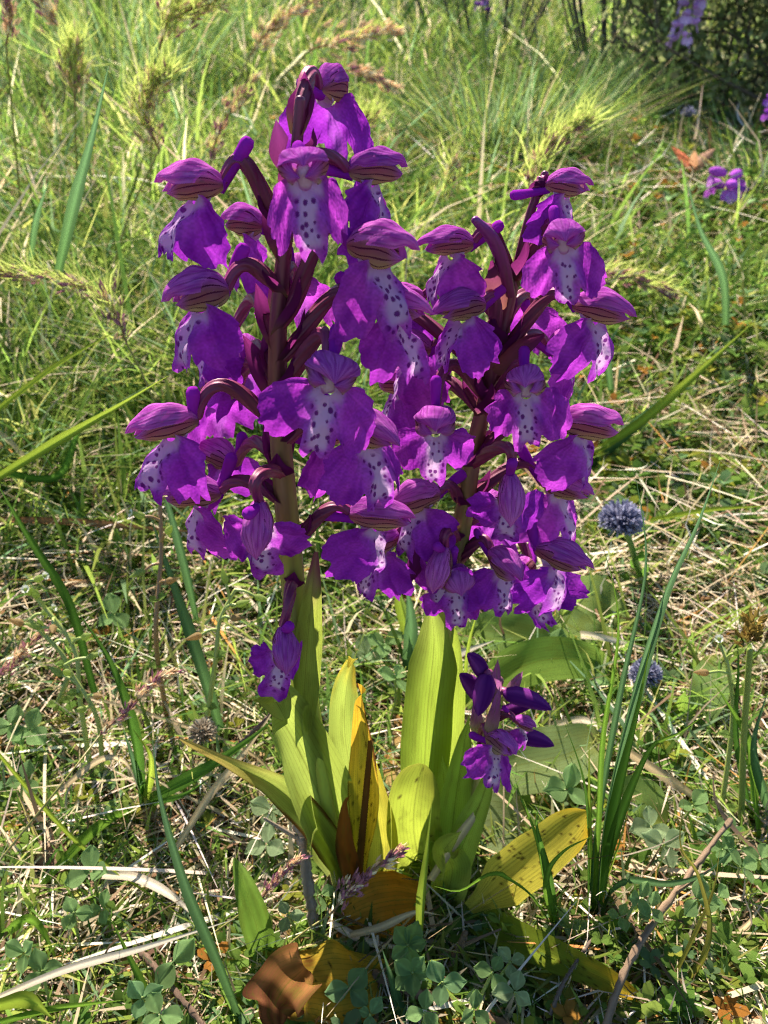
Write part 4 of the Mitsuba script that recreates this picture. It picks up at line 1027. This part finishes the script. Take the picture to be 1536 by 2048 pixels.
def panicle(pts, wpx, label, hair=1.0, seed=0, n=34, col=(0.52, 0.36, 0.22), purple=0.3, foot=None, green=(0.42, 0.50, 0.13), closed=0.6):
    """A viviparous meadow grass: branches of bulbils, each with long hair-like leaves."""
    r = np.random.default_rng(400 + seed)
    p = pl(pts)
    c = curve(p, 60)
    u = mpp(p[-1])
    key = thing('grass_panicle', label, 'grass flower head', 'bristly flower heads of meadow grass')
    if foot is not None:
        mb = MB()
        tube(mb, np.vstack([pl(foot), c[:1]]), np.array([2.6, 2.2, 1.8]) * u, (0.24, 0.22, 0.06), 6, 24)
        put('culm', mb, 'stalk', key)
    mb, mh = MB(), MB()
    tube(mb, c, np.array([2.2, 1.2]) * u, (0.32, 0.2, 0.1), 5)
    t = tangents(c)
    for i in range(n):
        k = int(r.uniform(0, 59))
        d = nrm(t[k] * .9 + r.normal(0, .55, 3) * (1.2 - closed))
        w = wpx * .6 * (1.15 - .75 * k / 59) * r.uniform(.1, 1) * u
        b = c[k] + d * w
        if i % 2 == 0:
            tube(mb, [c[k], b], [.8 * u, .6 * u], (0.34, 0.26, 0.12), 3, 4, False)
        dd = nrm(t[k] + d * .6 + r.normal(0, .25, 3))
        f = r.random()
        cc = np.array([0.27, 0.12, 0.15]) if f < purple else (np.asarray(col) if f < .7 else np.array([0.62, 0.52, 0.33]))
        for _ in range(3):
            heart(mb, b + r.normal(0, 2.5, 3) * u, nrm(dd + r.normal(0, .25, 3)), nrm(r.normal(size=3) + [0, -1, 0]), r.uniform(13, 24) * u, 5.5 * u, cc * r.uniform(.9, 1.7), 0, .3)
        for _ in range(int(2.6 * hair)):
            h = nrm(dd * .35 + t[k] * .5 + r.normal(0, .45, 3) + Z * .45)
            ln = r.uniform(18, 78) * u * min(1.2, max(.4, hair))
            e = b + h * ln
            hc = np.asarray(green) * r.uniform(.8, 1.5)
            sd = nrm(np.cross(h, [.2, 1, .3])) * 1.15 * u
            m1 = (b + e) / 2 + r.normal(0, .10, 3) * ln
            mh.add([b - sd, b + sd, m1 + sd * .8, m1 - sd * .8, e], [[0, 1, 2], [0, 2, 3], [3, 2, 4]], hc)
    put('spikelets', mb, 'straw', key, kind='stuff')
    if mh.n:
        put('hair_leaves', mh, 'blade', key, kind='stuff')


PAN = [([(255, 690, .36), (215, 600, .37), (120, 560, .38), (-10, 545, .39)], 75, 'long bristly panicle drooping left with dark red bulbils at the left edge', 1.5, 70, .55, [(330, 860, .36), (290, 760, .36)]),
       ([(318, 300, .55), (292, 240, .55), (300, 190, .55), (330, 150, .55)], 90, 'bristly panicle just above the top left hood of the tall orchid', 1.6, 70, .25, [(230, 520, .56), (262, 420, .56)]),
       ([(150, 215, .7), (148, 150, .7), (150, 100, .7)], 80, 'round bristly panicle left of the tall lone blade', 1.6, 50, .15, [(160, 400, .72), (152, 300, .71)]),
       ([(318, 100, .75), (340, 40, .75), (420, 10, .75), (440, -20, .75)], 95, 'large bristly panicle at the top edge above the tall orchid', 1.6, 64, .2, [(300, 380, .78), (306, 220, .77)]),
       ([(1050, 400, .50), (1080, 320, .50), (1110, 280, .50), (1165, 245, .50)], 70, 'bristly reddish panicle behind the top of the second orchid', 1.3, 70, .35, [(900, 760, .52), (980, 560, .51)]),
       ([(620, 100, 1.0), (690, 80, 1.0), (790, 60, 1.0)], 70, 'pale loose panicle right of the topmost flower', .5, 50, .1, [(560, 160, 1.0)]),
       ([(500, 110, .95), (540, 60, .95), (620, 5, .95)], 60, 'golden loose panicle left of the topmost flower', .6, 50, .1, [(430, 260, .95)]),
       ([(120, 60, .8), (95, 20, .8), (80, -20, .8)], 55, 'reddish panicle at the top edge on the left', .6, 40, .3, [(130, 200, .8)]),
       ([(12, 90, .6), (20, 40, .6), (10, -20, .6)], 40, 'dark narrow panicle in the upper left corner', .4, 40, .3, [(42, 420, .62), (25, 230, .61)]),
       ([(690, 140, .9), (740, 150, .9), (790, 180, .9)], 36, 'short pink panicle touching the topmost flower', .3, 34, .3, [(640, 160, .9)]),
       ([(880, 420, .8), (895, 370, .8), (905, 330, .8)], 40, 'small panicle between the tops of the two big orchids', 1.0, 30, .3, [(850, 520, .8)]),
       ([(1170, 560, .6), (1260, 555, .6), (1340, 590, .6)], 60, 'pinkish panicle drooping right behind the second orchid', .9, 44, .5, [(1130, 620, .6)]),
       ([(420, 330, .75), (440, 260, .75), (500, 160, .75)], 60, 'leaning panicle between the lone blade and the tall orchid', .7, 40, .3, [(380, 470, .75)]),
       ([(690, 300, .9), (720, 255, .9), (745, 240, .9)], 60, 'bristly panicle behind the upper right flower', 1.3, 34, .2, [(670, 420, .9)]),
       ([(200, 1470, .19), (255, 1420, .19), (300, 1370, .192), (350, 1342, .195)], 46, 'grey green oat like flower head left of the lowest flower', 0, 54, .25, [(0, 1720, .16), (130, 1560, .175)]),
       ([(660, 1830, .14), (700, 1780, .142), (760, 1730, .145), (800, 1700, .147)], 66, 'purple and green flower head before the foot of the tall orchid', .15, 60, .55, [(500, 1960, .13), (600, 1870, .136)]),
       ([(520, 1800, .146), (560, 1750, .148), (600, 1715, .15)], 44, 'small green flower head left of the upright dead stem', .2, 34, .4, [(380, 1900, .14)]),
       ([(-5, 1360, .24), (40, 1310, .24), (85, 1262, .24)], 36, 'dark flower head at the left edge below the chickweed', 0, 40, .5, [(-40, 1500, .24)])]
for i, (pts, w, lb, hair, n, pu, foot) in enumerate(PAN):
    panicle(pts, w, lb, hair, i, int(n * 1.25), purple=pu, foot=foot, closed=.75 if hair < .3 else .45)
    if hair <= .2:
        del labels['grass_panicle' + (f'_{i:03d}' if i else '')]['group']
#SECTION far plants
# ------------------------------------------------------------------ far orchids, the tussock, the shrubs
def far_orchid(label, pts, n, spx, Y, seed, leaves=True, col=(0.50, 0.20, 0.62)):
    r = np.random.default_rng(500 + seed)
    p = pl(pts)
    c = curve(p, 40)
    u = mpp(p[-1])
    key = thing('orchid', label, 'orchid')
    mb = MB()
    tube(mb, c, np.array([4.5, 3.5, 2.0]) * u, lambda t, g: lerp((0.28, 0.36, 0.06), (0.22, 0.08, 0.14), sstep(.55, .9, t)), 8)
    put('stem', mb, 'stalk', key)
    k0 = 16 if n > 6 else 24
    for i in range(n):
        b = c[int(k0 + (39 - k0) * i / n)]
        a = i * 2.4 + r.normal(0, .3)
        o = np.array([math.cos(a), math.sin(a), .15])
        fl = numbered(key + '__flower')
        q = b + o * spx * .55 * u
        side = nrm(np.cross(o, Z))
        cc = np.asarray(col) * r.uniform(.75, 1.3)
        mb = MB()
        ellip(mb, q + Z * spx * .25 * u, (side * spx * .26 * u, nrm(np.cross(o, side)) * spx * .22 * u, nrm(o) * spx * .42 * u), cc, 7, 9)
        put('hood', mb, 'petal', fl)
        mb = MB()
        for sg in (-1, 0, 1):
            heart(mb, q + o * spx * .12 * u, nrm(-Z + o * .5 + side * sg * 1.0), o, spx * .62 * u, spx * .5 * u, cc * [1, 1.1, 1] + (.15 if sg == 0 else 0), .12, .1)
        put('lip', mb, 'petal', fl)


far_orchid('pale purple orchid spike far off at the top edge on the right', [(1330, 185, 1.30), (1350, 110, 1.30), (1375, 40, 1.30), (1400, -45, 1.30)], 15, 30, 1.3, 1, col=(0.62, 0.36, 0.72))
far_orchid('small three flowered orchid in the upper right meadow', [(1440, 470, .85), (1448, 410, .85), (1460, 350, .85)], 5, 46, .85, 2, col=(0.46, 0.12, 0.60))
far_orchid('far orchid cut by the right edge', [(1545, 330, 1.1), (1545, 260, 1.1), (1550, 190, 1.1)], 5, 26, 1.1, 3, col=(0.36, 0.08, 0.55))
far_orchid('far dim orchid at the top edge in front of the dark stems', [(968, 110, 1.6), (966, 50, 1.6), (964, -30, 1.6)], 5, 18, 1.6, 4, col=(0.24, 0.10, 0.36))

sd = thing('seedling', 'red leaved seedling in the upper right meadow', 'seedling')
for (pts, w, c) in (([(1385, 340, .95), (1360, 310, .95), (1342, 292, .95)], 16, (0.42, 0.13, 0.08)), ([(1388, 340, .95), (1410, 315, .95), (1432, 296, .95)], 20, (0.50, 0.30, 0.24)), ([(1386, 340, .95), (1388, 315, .94), (1390, 300, .93)], 16, (0.44, 0.24, 0.14))):
    leaf(sd, pts, w, lc(c, seed=260, vein=3), n=16, m=7, curl=.3)
mb = MB()
tube(mb, pl([(1384, 400, .95), (1386, 340, .95)]), [.0014, .0010], (0.25, 0.08, 0.05), 6, 8)
put('stem', mb, 'stalk', sd)


def blades(pos, h, w, az, lean, bend, c0, c1, k=4, droop=0.35, fold=0.25):
    """Many blades at once: arrays of feet, heights, widths, directions, and how far each leans and bends over."""
    n = len(pos)
    t = np.linspace(0, 1, k + 1)[None, :, None]
    d = np.stack([np.cos(az), np.sin(az), 0 * az], -1)[:, None]
    h_, le, be = (np.asarray(x)[:, None, None] for x in (h, lean, bend))
    p = pos[:, None] + d * h_ * (le * t + be * t**2) + np.array([0, 0, 1.0]) * h_ * (t - droop * be * t**2.2)
    a2 = az + np.pi / 2 + np.random.default_rng(n).normal(0, .5, n)
    s = np.stack([np.cos(a2), np.sin(a2), 0 * az], -1)[:, None]
    ww = np.asarray(w)[:, None, None] * .5 * np.clip((1 - t) * 1.9, .04, 1) ** .7
    v = np.stack([p - s * ww, p + s * ww], 2)                       # n, k+1, 2, 3
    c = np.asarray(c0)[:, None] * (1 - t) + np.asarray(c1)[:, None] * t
    c = np.repeat(c[:, :, None], 2, 2)
    i = np.arange(k)
    f = np.concatenate([np.stack([2 * i, 2 * i + 1, 2 * i + 3], -1), np.stack([2 * i, 2 * i + 3, 2 * i + 2], -1)])
    F = (f[None] + (np.arange(n) * (k + 1) * 2)[:, None, None]).reshape(-1, 3)
    return v.reshape(-1, 3), F, c.reshape(-1, 3)


def mixcol(r, n, table):
    w = np.array([x[0] for x in table], float)
    i = r.choice(len(table), n, p=w / w.sum())
    c = np.array([x[1] for x in table], float)[i]
    return c * r.uniform(.7, 1.35, (n, 1)) * r.uniform(.92, 1.08, (n, 3))


def tussock(label, px, py, Y, n, hh, spread, seed, cols):
    r = np.random.default_rng(600 + seed)
    c = at(px, py, Y)
    c[2] = gh(c[0], c[1])
    key = thing('grass_tussock', label, 'grass tussock')
    a, q = r.uniform(0, 6.28, n), np.sqrt(r.random(n))
    pos = c + np.stack([np.cos(a) * q * spread, np.sin(a) * q * spread * .7, 0 * a], -1)
    mb = MB()
    cc = mixcol(r, n, cols)
    mb.add(*blades(pos, hh * r.uniform(.5, 1.15, n), r.uniform(.0008, .0022, n), a + r.normal(0, .5, n), q * r.uniform(.2, .9, n), r.uniform(.1, .8, n), cc * .8, cc * 1.15, 6))
    put('blades', mb, 'blade', key, kind='stuff')


TC = [(4, (0.11, 0.20, 0.06)), (3, (0.16, 0.26, 0.12)), (3, (0.24, 0.32, 0.06)), (.7, (0.45, 0.38, 0.22))]
tussock('big fine leaved blue green tussock at the top middle', 1010, 285, 1.12, 1000, .145, .085, 1, TC)
tussock('second fine tussock behind the big one at the right', 1130, 250, 1.25, 200, .15, .08, 2, TC)
tussock('fine tussock at the right edge below the far orchid', 1545, 330, .95, 200, .10, .06, 3, TC)
tussock('tall blue green tussock at the top edge on the left', 215, 70, 1.5, 800, .26, .14, 4, TC)


def shrub(label, px, Y, height, width, seed, nleaf, leafcol, stems=9, ls=.011, bare=.25):
    r = np.random.default_rng(700 + seed)
    c = np.array([at(px, 200, Y)[0], Y, -.01])
    key = thing('shrub', label, 'shrub')
    mb = MB()
    tips = []
    for i in range(stems):
        a = r.uniform(0, 6.28)
        o = np.array([math.cos(a), math.sin(a) * .6, 0]) * width * r.uniform(.05, .5)
        b = c + o * .25
        p = curve([b, b + o * .35 + Z * height * .35 + r.normal(0, .02, 3), b + o + Z * height * r.uniform(.8, 1.1)], 16)
        tube(mb, p, np.array([.0032, .0026, .0016]) * r.uniform(.6, 1.3), np.array([0.11, 0.09, 0.07]) * r.uniform(.7, 1.6), 7)
        for j in range(7):
            s = p[r.integers(int(2 + 10 * bare), 16)]
            e = s + np.array([r.normal(0, .5), r.normal(0, .4), r.uniform(-.1, .7)]) * width * .35
            q = curve([s, (s + e) / 2 + r.normal(0, .012, 3), e], 8)
            tube(mb, q, [.0035, .0016], np.array([0.11, 0.085, 0.06]) * r.uniform(.7, 1.3), 5)
            tips.append(q)
    put('branches', mb, 'wood', key)
    tw = np.array(tips)
    i, k = r.integers(0, len(tw), nleaf), r.integers(1, 8, nleaf)
    b = tw[i, k] + r.normal(0, .022, (nleaf, 3))
    d = nrm(r.normal(size=(nleaf, 3)) + [0, 0, .3])
    s = nrm(np.cross(d, r.normal(size=(nleaf, 3))))
    ln = ls * r.uniform(.5, 1.5, nleaf)[:, None]
    up = np.cross(s, d) * ln * .12
    v = np.stack([b, b + d * ln * .5 - s * ln * .3 + up, b + d * ln * .5 + s * ln * .3 + up, b + d * ln], 1)
    f = (np.array([[0, 1, 2], [2, 1, 3]])[None] + (np.arange(nleaf) * 4)[:, None, None]).reshape(-1, 3)
    mb = MB()
    cc = np.repeat(mixcol(r, nleaf, leafcol)[:, None], 4, 1)
    mb.add(v, f, cc.reshape(-1, 3))
    put('foliage', mb, 'leaf', key, kind='stuff')


SC = [(4, (0.22, 0.27, 0.11)), (3, (0.30, 0.34, 0.17)), (2, (0.14, 0.19, 0.07)), (1, (0.36, 0.34, 0.2))]
shrub('grey green small leaved shrub at the top right', 1440, 1.42, .46, .46, 1, 15000, SC, 14, bare=0, ls=.009)
shrub('small leaved shrub with dark bare stems at the top right of the middle', 1225, 1.75, .5, .46, 2, 8000, SC, 13, bare=.6)
shrub('shrub with dark stems behind the big tussock', 960, 2.1, .55, .7, 3, 8000, SC, 13, bare=.7)
shrub('dense shrub at the right edge low over the meadow', 1660, 1.3, .34, .46, 4, 9000, SC, 9, bare=0)
shrub('far green shrub at the top edge above the tall orchid', 660, 2.6, .5, .8, 5, 5200, [(3, (0.14, 0.22, 0.05)), (2, (0.2, 0.3, 0.07))], 9, bare=.5)
shrub('far green shrub in the upper left corner', 180, 2.5, .5, .9, 6, 5200, [(3, (0.14, 0.22, 0.05)), (2, (0.2, 0.3, 0.07))], 9, bare=.4)
shrub('far dark shrub closing the view in the middle', 860, 3.6, .9, 1.6, 7, 9000, SC, 12, ls=.02)
shrub('far dark shrub closing the view on the left', 300, 3.8, .9, 1.9, 8, 9000, SC, 12, ls=.02)
shrub('far dark shrub closing the view on the right', 1400, 3.4, 1.0, 1.6, 9, 9000, SC, 12, ls=.02)

#SECTION meadow
# ------------------------------------------------------------------ the meadow: grass, straw, leaves, moss (stuff)
def scatter(r, n, y0, y1, margin=0.16, power=1.0):
    n = int(n * 1.3)
    y0 = .055 if y0 < .12 else y0                               # the meadow goes on beside and below the frame
    y = y0 * (y1 / y0) ** (r.random(n) ** power)
    x = (r.random(n) * 2 - 1) * (0.60 * np.hypot(y, .12) + margin * np.minimum(1, .6 + y))
    return x, y


def keep(r, x, y, sc, lo, hi, seed):
    m = meshkit.fbm(np.stack([x * sc, y * sc, 0 * x], -1), 3, seed)
    return r.random(len(x)) < sstep(lo, hi, m)


r = np.random.default_rng(21)
G = MB()
GT = [(4, (0.15, 0.24, 0.045)), (4, (0.24, 0.33, 0.065)), (2.5, (0.09, 0.17, 0.035)), (2, (0.14, 0.23, 0.11)), (1.6, (0.33, 0.36, 0.10)), (2.4, (0.54, 0.47, 0.31))]
for (n, y0, y1, h0, h1, w0, w1, lo, hi, k) in ((18000, .10, .42, .005, .026, .0006, .0019, .25, .55, 4), (22000, .30, .75, .015, .05, .0009, .0028, .2, .5, 4), (24000, .6, 1.7, .015, .055, .0016, .0042, .15, .45, 4), (24000, 1.5, 5.0, .03, .10, .0030, .0070, .1, .4, 3)):
    x, y = scatter(r, n, y0, y1)
    q = keep(r, x, y, 7, lo, hi, 4)
    x, y = x[q], y[q]
    n = len(x)
    left = sstep(.3, -.2, x / np.maximum(y, .1)) * sstep(.2, .5, y)
    h = r.uniform(h0, h1, n) * (1 + .7 * left) * np.where(r.random(n) < .08, 1.7, 1)
    h = np.where(y < .2, np.minimum(h, .016), h)
    h = h * np.where((y > .28) & (y < .9), .35 + .65 * sstep(.3, .8, y + .45 * left), 1)
    q = r.random(n) < 1 - .3 * sstep(-.1, .25, x / np.maximum(y, .1)) * sstep(.25, .4, y) * sstep(1.3, .8, y)
    x, y, h = x[q], y[q], h[q]
    n = len(x)
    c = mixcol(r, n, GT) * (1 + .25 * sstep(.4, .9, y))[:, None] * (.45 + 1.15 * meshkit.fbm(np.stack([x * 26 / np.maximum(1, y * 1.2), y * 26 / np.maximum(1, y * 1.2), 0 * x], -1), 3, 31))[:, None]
    h = h * (.5 + meshkit.fbm(np.stack([x * 14, y * 14, 0 * x], -1), 2, 37))
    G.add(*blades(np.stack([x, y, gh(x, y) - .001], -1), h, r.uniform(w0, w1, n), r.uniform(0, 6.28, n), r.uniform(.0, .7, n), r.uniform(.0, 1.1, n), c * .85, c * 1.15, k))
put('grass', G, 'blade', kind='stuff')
labels['grass'].update(label='short green meadow grass covering the ground')

G = MB()
ST = [(4, (0.46, 0.38, 0.25)), (3, (0.58, 0.51, 0.38)), (2, (0.30, 0.23, 0.14)), (1.5, (0.70, 0.65, 0.54)), (3, (0.15, 0.10, 0.06)), (.6, (0.42, 0.22, 0.07))]
for (n, y0, y1, l0, l1, w0, w1, z1, k) in ((14500, .10, .38, .010, .045, .0003, .0010, .009, 5), (600, .10, .4, .02, .07, .0010, .0020, .010, 5), (4200, .30, .9, .02, .06, .0005, .0014, .018, 4), (6000, .8, 2.5, .04, .10, .0012, .003, .05, 3)):
    x, y = scatter(r, n, y0, y1)
    n = len(x)
    ln = r.uniform(l0, l1, n)
    ln = np.where(y < .15, np.minimum(ln, .006 + .16 * np.maximum(0, y - .05)), ln)
    c = mixcol(r, n, ST)
    z = gh(x, y) + z1 * r.random(n) ** 1.8
    le = r.uniform(1.5, 14, n)
    G.add(*blades(np.stack([x, y, z], -1), ln / le, r.uniform(w0, w1, n), r.uniform(0, 6.28, n), le, r.normal(0, 1.6, n), c, c, k, .25))
put('dry_grass', G, 'straw', kind='stuff')
labels['dry_grass'].update(label='tangled dry tan grass stalks lying on the ground')

G = MB()                                                          # small herb leaves in rosettes
for (n, y0, y1, s0, s1, lo, hi) in ((5800, .11, .36, .002, .0060, .36, .54), (13000, .33, .9, .003, .009, .25, .48), (11000, .8, 2.4, .006, .015, .2, .45)):
    x, y = scatter(r, n, y0, y1)
    q = keep(r, x, y, 16, lo, hi, 9)
    x, y = x[q], y[q]
    n = len(x)
    m = 4
    a = (r.uniform(0, 6.28, n)[:, None] + np.arange(m)[None] * 1.571 + r.normal(0, .3, (n, m))).ravel()
    b = np.repeat(np.stack([x, y, gh(x, y) + r.uniform(0, .010, n) * (1 + 3 * sstep(.3, .8, y))], -1), m, 0)
    d = nrm(np.stack([np.cos(a), np.sin(a), r.uniform(.1, 1.1, len(a))], -1))
    s = nrm(np.cross(d, Z))
    up = np.cross(s, d)
    ln = (r.uniform(s0, s1, n)[:, None] * r.uniform(.6, 1.2, (n, m))).ravel()[:, None]
    w = .34
    v = np.stack([b, b + d * ln * .4 - s * ln * w * .8 + up * ln * .10, b + d * ln * .4 + s * ln * w * .8 + up * ln * .10, b + d * ln * .78 - s * ln * w * .75, b + d * ln * .78 + s * ln * w * .75, b + d * ln - up * ln * .06], 1)
    f = (np.array([[0, 1, 2], [1, 3, 2], [2, 3, 4], [3, 5, 4]])[None] + (np.arange(len(b)) * 6)[:, None, None]).reshape(-1, 3)
    cc = np.repeat(mixcol(r, n, [(3, (0.14, 0.25, 0.05)), (2, (0.20, 0.31, 0.06)), (1.5, (0.15, 0.25, 0.11)), (.8, (0.30, 0.33, 0.05)), (.25, (0.45, 0.22, 0.05))])[:, None], 6 * m, 1)
    G.add(v.reshape(-1, 3), f, cc.reshape(-1, 3))
put('ground_cover', G, 'leaf', kind='stuff')
labels['ground_cover'].update(label='tiny green herb leaves growing low between the grass')

G = MB()                                                          # moss: short yellow-green needles in cushions
x, y = scatter(r, 32000, .10, .8)
q = keep(r, x, y, 22, .5, .62, 13)
x, y = x[q], y[q]
n = len(x)
c = mixcol(r, n, [(3, (0.24, 0.24, 0.03)), (2, (0.16, 0.20, 0.03)), (1.5, (0.40, 0.28, 0.03)), (1, (0.30, 0.14, 0.02))])
G.add(*blades(np.stack([x, y, gh(x, y)], -1), r.uniform(.002, .005, n), r.uniform(.0005, .0010, n), r.uniform(0, 6.28, n), r.uniform(.2, 1.2, n), r.uniform(0, .8, n), c * .7, c * 1.2, 2))
put('moss', G, 'blade', kind='stuff')
labels['moss'].update(label='yellow green moss cushions between the dry stalks')

G = MB()                                                          # scraps of dead leaf
x, y = scatter(r, 5200, .10, .7)
n = len(x)
a = r.uniform(0, 6.28, n)
b = np.stack([x, y, gh(x, y) + r.uniform(.0005, .004, n)], -1)
d = nrm(np.stack([np.cos(a), np.sin(a), r.normal(0, .35, n)], -1))
s = nrm(np.cross(d, nrm(np.stack([r.normal(0, .4, n), r.normal(0, .4, n), np.ones(n)], -1))))
ln = r.uniform(.002, .010, n)[:, None]
v = np.stack([b, b + d * ln * .3 - s * ln * .22, b + d * ln * .4 + s * ln * .25 + Z * ln * .1, b + d * ln * .8 - s * ln * .16 + Z * ln * .12, b + d * ln], 1)
f = (np.array([[0, 1, 2], [1, 3, 2], [2, 3, 4]])[None] + (np.arange(n) * 5)[:, None, None]).reshape(-1, 3)
G.add(v.reshape(-1, 3), f, np.repeat(mixcol(r, n, [(3, (0.17, 0.10, 0.05)), (2, (0.30, 0.17, 0.08)), (1.5, (0.42, 0.30, 0.16)), (1, (0.09, 0.06, 0.035))])[:, None], 5, 1).reshape(-1, 3))
put('leaf_litter', G, 'straw', kind='stuff')
labels['leaf_litter'].update(label='brown scraps of dead leaves among the straw')

GROUPS = {'clover': 'clovers in the foreground turf', 'grass_strand': 'single grass blades', 'dry_stalk': 'dry stalks and straws', 'twig': 'twigs on the ground', 'shrub': 'shrubs behind the meadow',
          'grass_tussock': 'fine leaved tussocks', 'grass_tuft': 'grass tufts around the orchids', 'orchid': 'purple orchids', 'globe_flower': 'globe flowers', 'chickweed': 'chickweed plants at the sides'}
for key, d in labels.items():
    base = key[:-4] if key[-4:-3] == '_' and key[-3:].isdigit() else key
    if '__' not in key and base in GROUPS:
        d.setdefault('group', GROUPS[base])
